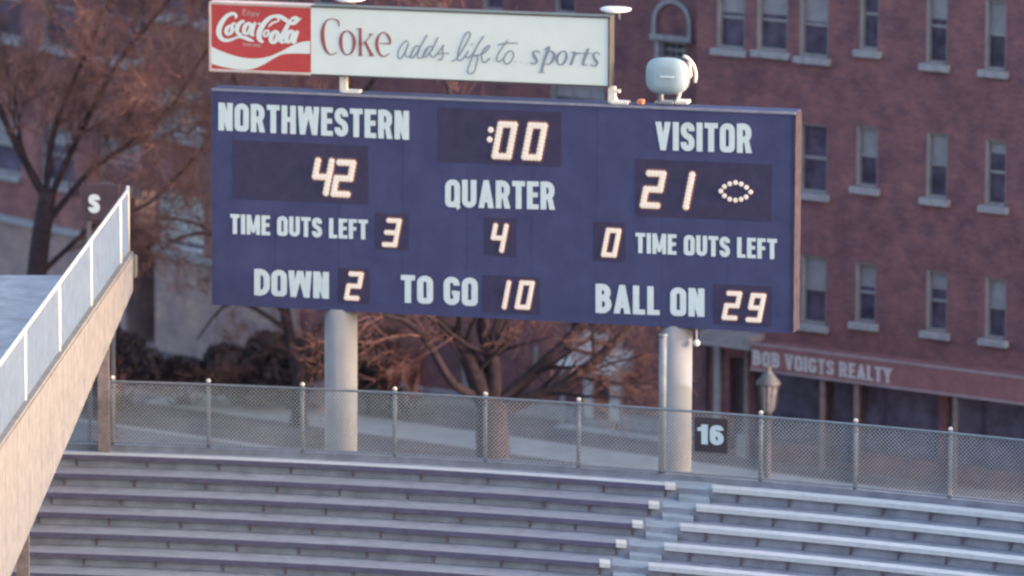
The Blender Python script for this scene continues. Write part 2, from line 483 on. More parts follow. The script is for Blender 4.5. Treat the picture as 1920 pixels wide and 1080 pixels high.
def lettering(T, name, text, mt, box, off, t=0.2, gap=0.075, parent=None, space=0.3, serif=False, label=None, off_plane=0.0):
    """box = pixels of the photograph: (x left, top left y, bottom left y, x right, top right y, bottom right y)"""
    xl, tl, bl, xr, tr, br = box
    a = T.px(xl, tl, off_plane); b = T.px(xl, bl, off_plane); c = T.px(xr, tr, off_plane); d = T.px(xr, br, off_plane)
    adv, gl = 0.0, []
    for ch in text:
        if ch == ' ':
            adv += space; continue
        w, g = glyph(ch, t)
        if serif and ch not in 'OCGS':
            pass
        gl.append((adv, ch, w, g)); adv += w + gap
    tot = adv - gap
    def mp(u, v):
        s_ = u / tot
        x0 = b[0] + (d[0] - b[0]) * s_; z0 = b[1] + (d[1] - b[1]) * s_
        x1 = a[0] + (c[0] - a[0]) * s_; z1 = a[1] + (c[1] - a[1]) * s_
        return (x0 + (x1 - x0) * v, z0 + (z1 - z0) * v)
    hgt = a[1] - b[1]
    sx = (d[0] - b[0]) / tot
    mb = MB(); k = 0
    for (u, ch, w, g) in gl:
        parts = list(g)
        if serif:
            sw, sh = t * .75, t * .42
            feet = {'B': [(0, 0), (0, 1)], 'R': [(0, 0), (0, 1), (w - t * .3, 0)], 'E': [(0, 0), (0, 1)], 'L': [(0, 0), (0, 1)], 'I': [(0, 0), (0, 1)],
                    'T': [(w / 2 - t / 2, 0)], 'V': [(t * .1, 1), (w - t, 1)], 'Y': [(0, 1), (w - t, 1), (w / 2 - t / 2, 0)], 'A': [(0, 0), (w - t, 0)]}.get(ch, [])
            for (fx, fy) in feet:
                y0 = 0 if fy == 0 else 1 - sh
                parts.append(('p', [(fx - sw * .4, y0), (fx + t + sw * .4, y0), (fx + t + sw * .4, y0 + sh), (fx - sw * .4, y0 + sh)]))
        for it in parts:
            y = off - 0.0006 * (k % 9); k += 1
            if it[0] == 'p':
                mb.flat([mp(u + p[0], p[1]) for p in it[1]], y)
            else:
                # stroke width is set between horizontal and vertical scale
                pts = it[1]
                n = len(pts)
                Lp, Rp = MB(), None
                tmp = MB(); tmp.ribbon(pts, t, 0, closed=it[2], slope=0)
                vs = []
                for i in range(0, len(tmp.v), 4):
                    for q in range(4):
                        X, Yd, Z = tmp.v[i + q]
                        gx, gz = mp(u + X, Z)
                        vs.append((gx, y - 0.00005 * (i // 4) if q < 2 else y + 0.012, gz))
                mb.add(vs, tmp.f)
    o = mb.build(name, mt, parent or T.o)
    if label: o['label'] = label
    return o

# ------------------------------------------------------------------ seven segment bulbs
SEG = {'0': 'abcdef', '1': 'bc', '2': 'abged', '3': 'abgcd', '4': 'fgbc', '9': 'abcdfg'}
def digit_bulbs(mb, ch, x, z, sp, W=4, Hh=8, sl=0.19, y=-0.03, r=0.04, halo_mb=None):
    pts = set()
    hm = Hh // 2
    for s in SEG[ch]:
        if s == 'a': pts |= {(i, Hh) for i in range(W + 1)}
        if s == 'd': pts |= {(i, 0) for i in range(W + 1)}
        if s == 'g': pts |= {(i, hm) for i in range(W + 1)}
        if s == 'f': pts |= {(0, i) for i in range(hm, Hh + 1)}
        if s == 'b': pts |= {(W, i) for i in range(hm, Hh + 1)}
        if s == 'e': pts |= {(0, i) for i in range(0, hm + 1)}
        if s == 'c': pts |= {(W, i) for i in range(0, hm + 1)}
    for q, (i, j) in enumerate(sorted(pts)):
        c = (x + i * sp * 0.90 + j * sp * sl, y, z + j * sp)
        mb.ball(c, r, 8, 5, sy=0.6)
        if halo_mb is not None:  # disc behind each bulb imitates its warm halo
            halo_mb.flat([(c[0] + r * 1.42 * math.cos(w), c[2] + r * 1.42 * math.sin(w)) for w in [2 * math.pi * k / 12 for k in range(12)]], -.0075 - .0003 * (q % 12), d=.001)

# ================================================================== TERRACE OF THE STAND
RAD, A0 = 54.5, R(16.56)
P0 = Vector((0, 129.9, 0))
CEN = P0 + Vector((-math.sin(A0), -math.cos(A0), 0)) * RAD
def curve(X, s):
    """point at across-position X on the arc lying s metres in front of the fence"""
    r = RAD - s
    return Vector((X, CEN.y + math.sqrt(r * r - (X - CEN.x) ** 2), 0))
def inward(X, s):
    p = curve(X, s)
    return (CEN - p).xy.to_3d().normalized()

ZT = on_y(960, 884, 129.9).z            # walkway level at the fence
D_ROW, S1 = 0.95, 0.75
def seat_front_z(y_px, s):
    return on_y(960, y_px, curve(0, s).y).z
Z1 = seat_front_z(890, S1)
Z6 = seat_front_z(890 + 5 * 38.6, S1 + 5 * D_ROW)
RISE = (Z1 - Z6) / 5
XS = [-15 + i * 0.5 for i in range(61)]
NR = 17
tb = MB()
OH = 0.13
prof = [(-0.75, 0.0), (-0.75, Z1 - 0.06), (S1 - OH, Z1 - 0.06)]
for k in range(NR):
    s = S1 - OH + k * D_ROW
    z = Z1 - 0.06 - (k + 1) * RISE
    if z < 0.02: break
    prof += [(s, z), (s + D_ROW, z)]
prof += [(prof[-1][0], 0.0)]
vs = []
for X in XS:
    for (s, z) in prof:
        p = curve(X, s); vs.append((p.x, p.y, z))
n = len(prof)
fs = []
for i in range(len(XS) - 1):
    for j in range(n - 1):
        fs.append((i * n + j, i * n + j + 1, (i + 1) * n + j + 1, (i + 1) * n + j))
tb.add(vs, fs)
tb.add([vs[j] for j in range(n)], [tuple(range(n))]); tb.add([vs[(len(XS) - 1) * n + j] for j in range(n)], [tuple(range(n))[::-1]])
terr = tb.build('terrace', M['concrete'])
tag(terr, 'stepped grey concrete terrace carrying the rows of benches', kind='structure')

# aisle half steps and painted risers
def arc_box(mb, x0, x1, s0, s1, z0, z1, step=0.5):
    """a curved bar between across-positions x0..x1, from s0 (back) to s1 (front)"""
    nn = max(1, int(abs(x1 - x0) / step))
    vs, fs = [], []
    for i in range(nn + 1):
        X = x0 + (x1 - x0) * i / nn
        a, b = curve(X, s0), curve(X, s1)
        vs += [(a.x, a.y, z0), (b.x, b.y, z0), (b.x, b.y, z1), (a.x, a.y, z1)]
    for i in range(nn):
        o = 4 * i
        for (p, q) in ((0, 1), (1, 2), (2, 3), (3, 0)):
            fs.append((o + p, o + q, o + 4 + q, o + 4 + p))
    fs += [(3, 2, 1, 0), (4 * nn, 4 * nn + 1, 4 * nn + 2, 4 * nn + 3)]
    mb.add(vs, fs)

def x_at(px, py, s, z):
    """across-position of a pixel on row s"""
    X = 0.0
    for _ in range(6):
        X = on_y(px, py, curve(X, s).y).x
    return X

NB = 8
def gusset(mb, X, s_f, z):
    a, b = curve(X, s_f - 0.03), curve(X, s_f - OH + .002)
    w_ = Vector((.024, -.006, 0))
    pts = [Vector((a.x, a.y, z)), Vector((b.x, b.y, z)), Vector((b.x, b.y, z - .20)), Vector((a.x * .6 + b.x * .4, a.y * .6 + b.y * .4, z - .07))]
    mb.prism(pts, -w_, w_)
    a2, b2 = curve(X - .0, s_f - 0.27), curve(X, s_f - 0.03)
    mb.box(X - .03, X + .03, b.y - .005, b.y + .016, z - .22, z - .16)
brk_top = [275, 410, 545, 662, 790, 915, 1047, 1132, 1228]      # px of the brackets on the top row
cap_px = [(1258, 912), (1228, 947), (1197, 986), (1167, 1023), (1135, 1062)]
rb_px = [(1336, 918), (1306, 956), (1276, 993), (1246, 1030), (1216, 1068)]
rbrk = [1383, 1480, 1567, 1656, 1745, 1835, 1925]
ordn = ['top', 'second', 'third', 'fourth', 'fifth', 'sixth', 'seventh', 'eighth']
step_mb = MB()
for k in range(NB):
    s_f = S1 + k * D_ROW
    z_t = Z1 - k * RISE
    cx, cy = (1258 - 30.8 * k, 912 + 37.6 * k)
    rx, ry = (1336 - 30.0 * k, 918 + 37.6 * k)
    x_end = x_at(cx + 9, cy, s_f, z_t)
    x_cap = x_at(cx - 11, cy, s_f, z_t)
    x_r = x_at(rx, ry, s_f, z_t)
    # left bench
    org = curve(x_end, s_f); org.z = z_t - RISE - .06
    T = Thing('bench_row', org, 0, 'purple edged bench row left of the aisle, %s from the fence' % ordn[k], 'bench',
              'purple edged bench rows left of the aisle')
    def put(mb, name, mt):
        mb.v = [(a - org.x, b - org.y, c - org.z) for (a, b, c) in mb.v]
        return mb.build(name, mt, T.o)
    mb = MB(); arc_box(mb, -14.5, x_cap, s_f - 0.30, s_f - 0.022, z_t - 0.045, z_t); put(mb, 'seat_plank', M['seat'] if k else M['whiteseat'])
    mb = MB(); arc_box(mb, -14.5, x_cap, s_f - 0.02, s_f, z_t - 0.092, z_t - 0.004); put(mb, 'front_edge', M['purple'])
    mb = MB(); arc_box(mb, x_cap + .003, x_end, s_f - 0.31, s_f + 0.012, z_t - 0.075, z_t + 0.012)
    put(mb, 'end_cap', M['cap'])
    bx = [b - 25.5 * k - (1.2 * k if b > 1000 else -1.8 * k if b < 450 else 0) for b in brk_top]
    while bx[0] > -420: bx.insert(0, bx[0] - 132)
    for b in bx[:-1] + [cx + 2 - 12]:
        X = x_at(b, cy - (cx - b) * .06, s_f, z_t)
        mb = MB()
        gusset(mb, X, s_f, z_t - .049)
        put(mb, 'bracket', M['bracket'])
    # right bench
    org = curve(x_r, s_f); org.z = z_t - RISE
    T = Thing('bench_row', org, 0, 'white bench row right of the aisle, %s from the fence' % ordn[k], 'bench',
              'white bench rows right of the aisle')
    mb = MB(); arc_box(mb, x_r, 14.5, s_f - 0.30, s_f, z_t - 0.06, z_t + 0.03); put(mb, 'seat_plank', M['whiteseat'])
    for b in rbrk:
        bb = b - 30 * k
        X = x_at(bb, ry + (bb - rx) * .085, s_f, z_t)
        mb = MB()
        gusset(mb, X, s_f, z_t - .063)
        put(mb, 'bracket', M['bracket'])
    # aisle half step
    z_b = z_t - 0.06 - RISE
    arc_box(step_mb, x_end + .06, x_r - .06, s_f - OH + .002, s_f + 0.22, z_b - 0.01, z_b + RISE * .5, 0.3)
    arc_box(step_mb, x_end - .27, x_r - .06, s_f + .2202, s_f - OH + D_ROW - .003, z_b - 0.01, z_b + .012, 0.3)
arc_box(step_mb, x_at(1262, 905, S1, 0) , x_at(1345, 905, S1, 0), -.09, S1 - OH - .003, Z1 - .07, Z1 - .046, 0.3)
st = step_mb.build('aisle_step', M['aisle'])
tag(st, 'low concrete half steps running down the aisle between the benches', kind='structure')
# kerb under the fence
kb = MB(); arc_box(kb, -15, 15, -0.45, -0.10, Z1 - 0.07, Z1 + 0.05)
tag(kb.build('kerb', M['concrete']), 'low concrete kerb under the chain link fence', kind='structure')

# ================================================================== CHAIN LINK FENCE
posts = [(-316, 0), (-140, 0), (35, 0), (211, 717), (391, 721), (567, 728), (740, 738), (910, 749), (1085, 761), (1243, 773), (1427, 785), (1605, 798), (1783, 812), (1960, 826), (2137, 842), (2310, 856)]
base = curve(0, 0); 
FT = Thing('chain_link_fence', (base.x, base.y, Z1), 0, 'galvanised chain link fence along the top of the bleachers below the scoreboard', 'fence')
def fence_pt(px):
    X = 0.0
    for _ in range(6):
        X = on_y(px, 790, curve(X, 0).y).x
    return curve(X, 0)
fp = [fence_pt(p[0]) for p in posts]
def zfence(p, py, px): return on_y(px, py, p.y).z
zr = {}
known = [(p, q) for p, q in posts if q]
ztops = [zfence(fp[i], q, p) for i, (p, q) in enumerate(posts) if q]
def ztop(i):
    p, q = posts[i]
    return sum(ztops) / len(ztops)
ZR = sum(ztops) / len(ztops)
ZB = Z1 + 0.12
def fl(p, z): return Vector((p.x - base.x, p.y - base.y, z - Z1))
mb = MB(); mb.tube([fl(p, ZR) for p in fp], 0.026, 6); mb.build('top_rail', M['steel'], FT.o, True)
mb = MB(); mb.tube([fl(p, ZB) for p in fp], 0.016, 5); mb.build('bottom_rail', M['steel'], FT.o, True)
for i, p in enumerate(fp):
    if i == 9: continue
    q = p + Vector((0, 0.055, 0))
    mb = MB(); mb.tube([fl(q, Z1 + .071), fl(q, ZR + .055)], 0.042, 10); po = mb.build('post', M['steel'], FT.o, True)
    mb = MB(); mb.tube([fl(q, ZR + .055), fl(q, ZR + .085), fl(q, ZR + .11)], [0.047, 0.047, 0.015], 10); mb.build('post_cap', M['cap'], po, True)
    mb = MB(); mb.tube([fl(q, ZR - .14), fl(q, ZR - .10)], 0.056, 10); mb.build('clamp', M['steel'], po, True)
P_W = 0.080
for i in range(len(fp) - 1):
    a, b = fp[i], fp[i + 1]
    L = (b - a).length; d = (b - a).normalized(); nrm = Vector((d.y, -d.x, 0))
    Hh = ZR - ZB
    mb = MB()
    w = 0.0088
    for sgn in (1, -1):
        c = -Hh
        while c < L:
            # line x = c + t (0..Hh) clipped to 0..L ; other direction mirrored
            t0, t1 = max(0, -c), min(Hh, L - c)
            if t1 - t0 > 0.02:
                x0, x1, z0, z1 = c + t0, c + t1, t0, t1
                if sgn < 0: z0, z1 = Hh - z0, Hh - z1
                A = a + d * x0 + nrm * 0.006 * sgn; A.z = ZB + z0
                B = a + d * x1 + nrm * 0.006 * sgn; B.z = ZB + z1
                mb.tube([fl(A, A.z), fl(B, B.z)], w * .62, 3, cap=False)
            c += P_W * 1.0
    mb.build('mesh_panel', M['wire'], FT.o)

# small 16 section sign on the fence
a = curve(x_at(1332, 815, -0.12, 0), 0.06)
q = on_y(1332, 850, a.y)
ST = Thing('section_sign', q, R(20), 'dark square section sign reading 16 hung on the fence right of the column', 'sign')
x0, z0 = ST.px(1302, 846); x1, z1 = ST.px(1364, 786)
mb = MB(); mb.box(x0, x1, 0, 0.03, z0, z1, .006); mb.build('plate', M['plate'], ST.o)
lettering(ST, 'numerals', '16', M['letter'], (1308, 795, 832, 1357, 798, 835), -0.013, t=0.235, gap=0.09)

# tall thin pole beside the right column
q = curve(x_at(1241, 900, -0.2, 0), -0.18); 
zt = on_y(1241, 628, q.y).z
PT = Thing('steel_pole', (q.x, q.y, Z1 - .03), 0, 'tall thin grey steel pole standing just left of the right scoreboard column', 'pole')
mb = MB(); mb.tube([(0, 0, 0), (0, 0, zt - Z1)], 0.075, 12); mb.build('shaft', M['steel'], PT.o, True)
mb = MB(); mb.tube([(0, 0, zt - Z1 + .001), (0, 0, zt - Z1 + .05)], 0.09, 12); mb.build('cap', M['steel'], PT.o, True)

# ================================================================== SCOREBOARD
BA = R(14.53)
BT = Thing('scoreboard', (-6.04, 132.35, 0), BA, 'big navy scoreboard with white words and lit bulb numbers on two round columns', 'scoreboard')
xl, zt_ = BT.px(397, 168); xr, _ = BT.px(1491, 211); _, zb_ = BT.px(398, 571); _, zb2 = BT.px(1487, 625)
_, zt2 = BT.px(1491, 211)
ZTOP, ZBOT = (zt_ + zt2) / 2, (zb_ + zb2) / 2
DEP = 0.52
mb = MB(); mb.box(xl + .03, xr - .03, 0.0, DEP, ZBOT, ZTOP - .03, .0); mb.build('cabinet', M['navy'], BT.o)
mb = MB(); mb.box(xl, xr, 0.012, DEP + .02, ZTOP - .03 + .002, ZTOP + .010); mb.build('top_cover', M['navy'], BT.o)
mb = MB(); mb.box(xl, xr, -0.03, 0.010, ZTOP - .03 + .002, ZTOP + .016); mb.build('top_trim', M['toptrim'], BT.o)
mb = MB(); mb.box(xr - .028, xr + .02, -0.02, DEP + .01, ZBOT + .01, ZTOP - .03); mb.build('side_trim', M['trim'], BT.o)
mb = MB(); mb.box(xl - .01, xl + .028, -0.01, DEP + .01, ZBOT + .01, ZTOP - .03); mb.build('side_trim', M['navy'], BT.o)
# panel seams: thin proud cover strips
seams = [xl + (xr - xl) * i / 9 for i in range(1, 9)]
for sx_ in seams:
    mb = MB(); mb.box(sx_ - .004, sx_ + .004, -0.0035, 0.001, ZBOT + .02, ZTOP - .035); mb.build('seam_strip', M['navy'], BT.o)
words = [
    ('NORTHWESTERN', (410, 192, 244, 767, 208, 262)), ('VISITOR', (1229, 228, 281, 1410, 232, 287)), ('QUARTER', (835, 336, 388, 1041, 341, 393)),
    ('TIME OUTS LEFT', (432, 401, 438, 690, 412, 449)), ('TIME OUTS LEFT', (1192, 436, 474, 1457, 448, 486)),
    ('DOWN', (477, 504, 553, 617, 510, 560)), ('TO GO', (752, 515, 567, 896, 521, 574)), ('BALL ON', (1117, 532, 586, 1321, 541, 594))]
for (w_, bx_) in words:
    lettering(BT, 'lettering', w_, M['letter'], bx_, -0.016, t=0.205, gap=0.072 if len(w_) != 4 else 0.05, space=0.28)
panels = [ # panel px box (x0,y0,x1,y1 centre-height), digits
    ((437, 268, 690, 378), [('4', 586, 298 + 62, .086), ('2', 626, 363, .086)]),
    ((822, 206, 1052, 308), [('0', 928, 292, .086), ('0', 984, 294, .086)]),
    ((1192, 303, 1446, 410), [('2', 1206, 384, .086), ('1', 1260, 386, .086)]),
    ((704, 400, 766, 468), [('3', 721, 458, .066)]),
    ((908, 408, 968, 480), [('4', 921, 468, .066)]),
    ((1113, 417, 1172, 490), [('0', 1132, 477, .066)]),
    ((634, 503, 692, 568), [('2', 650, 558, .066)]),
    ((905, 518, 1012, 588), [('1', 926, 574, .066), ('0', 970, 575, .066)]),
    ((1338, 535, 1446, 610), [('2', 1358, 595, .066), ('9', 1403, 599, .066)]),
]
for (bx_, digs) in panels:
    xa, za = BT.px(bx_[0], bx_[1]); xb, zb = BT.px(bx_[2], bx_[3])
    xm, zm = BT.px((bx_[0] + bx_[2]) / 2, bx_[1]); _, zn = BT.px((bx_[0] + bx_[2]) / 2, bx_[3])
    mb = MB()
    mb.box(xa, xb, -0.006, 0.01, zn, zm)
    pn = mb.build('display_panel', M['panel'], BT.o)
    for (ch, px_, py_, sp) in digs:
        x, z = BT.px(px_, py_)
        mb = MB(); halo_mb = MB(); digit_bulbs(mb, ch, x, z, sp * (0.93), r=sp * .77, halo_mb=halo_mb)
        halo_mb.build('bulb_halo', M['bulb_halo'], pn)
        mb.build('bulb_number', M['bulb'], pn)
    if bx_[0] == 822:
        for (qx, qy) in ((921, 243), (919, 261)):
            mb = MB(); x, z = BT.px(qx, qy); mb.ball((x, -0.03, z), 0.062, 10, 6, sy=.5)
            mb.build('bulb', M['bulb'], pn)
    if bx_[0] == 1192:
        mb = MB()
        for (zx, zy) in ((1135, 800), (1165, 762), (1210, 739), (1258, 729), (1305, 741), (1350, 769), (1386, 808), (1347, 850), (1305, 869), (1258, 877), (1210, 868), (1165, 840)):
            x, z = BT.px(1100 + zx / 4.5, 180 + zy / 4.5)
            mb.ball((x, -0.03, z), 0.050, 10, 6, sy=.5)
        mb.build('bulb_football', M['bulb'], pn)
# columns
for (pxa, pxb) in ((610, 669), (1240, 1297)):
    off = 0.30
    xa, _ = BT.px(pxa, 700, off); xb, _ = BT.px(pxb, 700, off)
    r_ = (xb - xa) / 2 * 1.0
    mb = MB(); mb.tube([((xa + xb) / 2, off, 0), ((xa + xb) / 2, off, ZBOT + .02)], r_, 40); c_ = mb.build('column', M['column'], BT.o, True)
    mb = MB(); mb.box((xa + xb) / 2 - r_ * .8, (xa + xb) / 2 + r_ * .8, off + .05, off + .29, ZBOT - .12, ZBOT - .002); mb.build('bearing_plate', M['steel'], c_)
# cable crossing at the right column and a little service lamp
mb = MB(); a_ = BT.px(1300, 640, .25); mb.ball((a_[0] + .10, .1, a_[1]), .075, 8, 6); mb.tube([(a_[0] + .10, .1, a_[1]), (a_[0] + .10, .1, ZBOT)], .02, 6)
mb.build('service_lamp', M['cap'], BT.o, True)

# ================================================================== ADVERTISING SIGN
AX0, AZT = BT.px(392, 3); AX1, AZT2 = BT.px(1144, 32); _, AZB = BT.px(393, 132); _, AZB2 = BT.px(1142, 165)
AZT = (AZT + AZT2) / 2; AZB = (AZB + AZB2) / 2
wl = BT.loc + BT.dx * AX0; wl.z = ZTOP + .017
AT = Thing('advertising_sign', wl, BA, 'long white soft drink sign with red script panel mounted above the scoreboard', 'sign')
W_ = AX1 - AX0; zb = AZB - wl.z; zt = AZT - wl.z
mb = MB(); mb.box(.03, W_ - .03, 0, .34, zb + .03, zt - .03); mb.build('cabinet', M['ad_white'], AT.o)
xr0 = AT.px(583, 100)[0]
for nm, (x0, x1, z0, z1), mt in (('frame_top', (xr0, W_, zt - .03, zt), 'ad_frame'), ('frame_bottom', (xr0, W_, zb, zb + .03), 'ad_frame'),
                                 ('frame_right', (W_ - .03, W_, zb + .031, zt - .031), 'ad_frame'), ('frame_left', (0, .03, zb + .031, zt - .031), 'ad_edge'),
                                 ('frame_top', (0, xr0 - .001, zt - .03, zt), 'ad_edge'), ('frame_bottom', (0, xr0 - .001, zb, zb + .03), 'ad_edge')):
    mb = MB(); mb.box(x0, x1, -.025, .36, z0, z1); mb.build(nm, M[mt], AT.o)
mb = MB(); mb.box(.05, xr0, -.006, 0.004, zb + .05, zt - .05); red = mb.build('red_panel', M['ad_red'], AT.o)
def Z1p(x, y): return (x / 4.8 + 380, y / 4.8)                      # a close view of the photograph to its pixels
def catmull(pts, n=6):
    out = []
    P_ = [pts[0]] + list(pts) + [pts[-1]]
    for i in range(1, len(P_) - 2):
        p0, p1, p2, p3 = P_[i - 1:i + 3]
        for k in range(n):
            t = k / n
            out.append(tuple(0.5 * (2 * p1[j] + (-p0[j] + p2[j]) * t + (2 * p0[j] - 5 * p1[j] + 4 * p2[j] - p3[j]) * t * t + (-p0[j] + 3 * p1[j] - 3 * p2[j] + p3[j]) * t ** 3) for j in range(len(p1))))
    out.append(tuple(pts[-1]))
    return out
top = catmull([(75, 415), (180, 465), (330, 512), (480, 527), (600, 507), (700, 465), (800, 412), (890, 378), (968, 368)])
bot = catmull([(75, 572), (180, 600), (300, 622), (400, 626), (470, 615), (550, 580), (640, 527), (740, 485), (968, 483)])
vs, fs = [], []
for a_, b_ in zip(top, bot):
    for q in (a_, b_):
        x, z = AT.px(*Z1p(*q)); vs += [(x, -.010, z), (x, -.004, z)]
for i in range(len(top) - 1):
    o = 4 * i
    fs += [(o, o + 2, o + 6, o + 4), (o, o + 4, o + 5, o + 1), (o + 2, o + 3, o + 7, o + 6)]
mb = MB(); mb.add(vs, fs); mb.build('white_wave', M['ad_white'], red)
def script(name, strokes, mp, mt, parent, y0=-.011, n=5, T=None):
    mb = MB(); T = T or AT
    for k, st_ in enumerate(strokes):
        pts = catmull(st_, n)
        P_ = [T.px(*mp(p[0], p[1])) for p in pts]
        W = [max(.006, p[2] / 92.0) for p in pts]
        mb.ribbon(P_, W, y0 - .0011 * (k % 7), d=.006, slope=.00002)
    return mb.build(name, mt, parent)
S10 = lambda x, y: (395 + x / 10.105, 10 + y / 10.1)
def oval(cx, cy, rx, ry, w1, w2, tilt=0.25, a0=-60, a1=300, n=10):
    out = []
    for i in range(n + 1):
        a = R(a0 + (a1 - a0) * i / n)
        x, y = rx * math.cos(a), -ry * math.sin(a)
        w = w2 + (w1 - w2) * abs(math.cos(a))
        out.append((cx + x - y * tilt, cy + y, w))
    return out
logo = [
    [(470, 250, 3), (485, 200, 5), (450, 160, 6), (390, 160, 6.5), (300, 210, 7.5), (220, 310, 9), (165, 430, 10), (160, 540, 10), (210, 630, 8), (300, 665, 6), (400, 645, 5), (520, 600, 4), (620, 605, 6), (720, 640, 7), (820, 680, 2)],
    oval(355, 470, 55, 80, 7.5, 4.5), [(390, 400, 4), (430, 350, 5), (480, 350, 4)],
    [(640, 320, 5), (600, 300, 5), (530, 370, 8), (500, 460, 8.5), (530, 540, 6), (600, 540, 4)],
    oval(700, 440, 62, 100, 8, 4.5), [(850, 320, 5), (800, 430, 8), (780, 540, 8), (830, 570, 3)],
    [(895, 350, 3), (925, 345, 3), (950, 342, 3)],
    [(1100, 400, 3), (1180, 330, 4), (1290, 290, 3), (1260, 225, 4), (1180, 210, 6), (1080, 270, 8), (980, 390, 9.5), (920, 530, 10.5), (930, 640, 9), (1000, 700, 4)],
    [(1180, 210, 5), (1300, 205, 7), (1400, 260, 8), (1480, 310, 7), (1560, 340, 7), (1640, 300, 5), (1720, 240, 2)],
    [(1500, 300, 3), (1560, 240, 5), (1640, 250, 7), (1600, 330, 7)],
    oval(1055, 530, 42, 58, 4.5, 3, .3), oval(1210, 600, 62, 105, 9, 5),
    [(1480, 330, 7), (1440, 420, 8), (1370, 560, 9), (1330, 660, 8), (1370, 700, 5), (1420, 680, 3)],
    oval(1500, 590, 60, 105, 9, 5), [(1650, 480, 6), (1600, 600, 9), (1570, 690, 8), (1630, 690, 3)],
]
script('script_lettering', logo, S10, M['ad_white'], red)
def small_word(text, box, mt, parent, t=.2):
    return lettering(AT, 'lettering', text, mt, box, -.012, t=t, gap=.09, parent=parent)
# Enjoy above and the small line below
script('small_lettering', [
    [(620, 70, 2.2), (610, 180, 2.2)], [(620, 75, 2), (680, 85, 2)], [(615, 125, 1.8), (665, 130, 1.8)], [(610, 180, 2), (670, 185, 2)],
    [(700, 195, 2), (705, 130, 2), (735, 120, 2), (750, 195, 2)], [(785, 125, 2), (785, 200, 2), (765, 225, 1.6)],
    oval(825, 165, 20, 32, 2, 1.6, .05), [(865, 130, 2), (890, 195, 2)], [(925, 130, 2), (885, 225, 1.8)]], S10, M['ad_pink'], red)
lettering(AT, 'small_lettering', 'TRADE-MARK', M['ad_pink'], (455, 80, 86, 490, 82.5, 88.5), -.011, t=.2, gap=.1, parent=red)
# the word in thin brown-red roman
C2 = lambda x, y: (590 + x / 10.8, 20 + y / 10.8)
script('lettering', [
    [(500, 330, 1), (480, 220, 3.2), (420, 180, 2), (330, 165, 1.6), (230, 220, 3), (165, 380, 6.6), (165, 580, 7.4), (215, 770, 5.4), (300, 880, 2.4), (380, 880, 1.5), (460, 835, 1)],
    [(660, 400, 1.5), (560, 470, 4), (528, 650, 6.4), (570, 820, 4), (660, 895, 1.6), (760, 830, 4), (805, 640, 6.4), (760, 480, 4), (660, 400, 1.5)],
    [(925, 350, 5.2), (925, 620, 5.6), (928, 900, 5.2)], [(850, 365, 1.2), (925, 375, 2)], [(885, 905, 1.6), (975, 905, 1.6)],
    [(950, 690, 1.2), (1060, 600, 1.4), (1150, 480, 1.6)], [(1095, 470, 1.6), (1190, 480, 1.6)], [(1020, 620, 4.5), (1085, 760, 5.4), (1160, 905, 5.4)], [(1095, 910, 1.6), (1215, 915, 1.6)],
    [(1320, 660, 1.2), (1430, 665, 1.6), (1530, 655, 3.2), (1500, 530, 4.6), (1420, 445, 2), (1330, 470, 2.4), (1265, 600, 5.4), (1270, 760, 5.6), (1330, 890, 3.2), (1420, 925, 1.6), (1520, 860, 1)],
], C2, M['ad_rose'], AT.o)
C3 = lambda x, y: (740 + x / 8, 50 + y / 8)
k2 = 1.9
def L_(pts, w=k2): return [(x, y, w) for (x, y) in pts]
script('script_lettering', [
    L_([(205, 225), (170, 215), (90, 300), (50, 420), (80, 480), (130, 430), (190, 300), (215, 240)], 2.2), L_([(205, 280), (160, 400), (190, 450), (250, 420), (300, 310)]),
    L_([(380, 300), (320, 290), (260, 380), (240, 460), (290, 450), (370, 330), (490, 120)], 2.3), L_([(390, 310), (345, 430), (380, 475), (440, 430), (500, 320)]),
    L_([(580, 300), (510, 300), (450, 380), (430, 450), (480, 440), (570, 330), (650, 160)], 2.2), L_([(580, 330), (530, 400), (580, 460), (640, 410), (740, 270)]),
    L_([(740, 270), (720, 340), (730, 420), (700, 490), (650, 490)], 2.2), L_([(610, 420), (710, 400), (820, 400)], 1.8),
    L_([(860, 520), (930, 480), (1010, 360), (1120, 170), (1130, 90), (1080, 90), (1020, 200), (950, 400), (950, 490), (1000, 505), (1060, 440), (1100, 370)], 2.2),
    L_([(1110, 360), (1070, 430), (1100, 465), (1160, 420), (1240, 290), (1340, 140)], 2.1), L_([(1170, 255), (1160, 275)], 2.4),
    L_([(1340, 140), (1250, 270), (1170, 450), (1100, 640), (1120, 705), (1190, 680), (1230, 560), (1245, 450), (1190, 430), (1280, 420), (1360, 380), (1430, 290), (1380, 300), (1310, 400), (1320, 520), (1370, 530), (1430, 470)], 2.1),
    L_([(1700, 200), (1620, 310), (1550, 420), (1530, 500), (1580, 520), (1640, 470)], 2.1), L_([(1550, 275), (1680, 245), (1850, 245)], 1.9),
    L_([(1760, 360), (1700, 380), (1640, 480), (1670, 560), (1740, 530), (1785, 440), (1770, 370)], 2.2),
    L_([(1800, 525), (1806, 525)], 1.6), L_([(1885, 530), (1892, 530)], 1.6),
], C3, M['ad_blue'], AT.o, n=4)
C4 = lambda x, y: (960 + x / 10.1, 70 + y / 10.1)
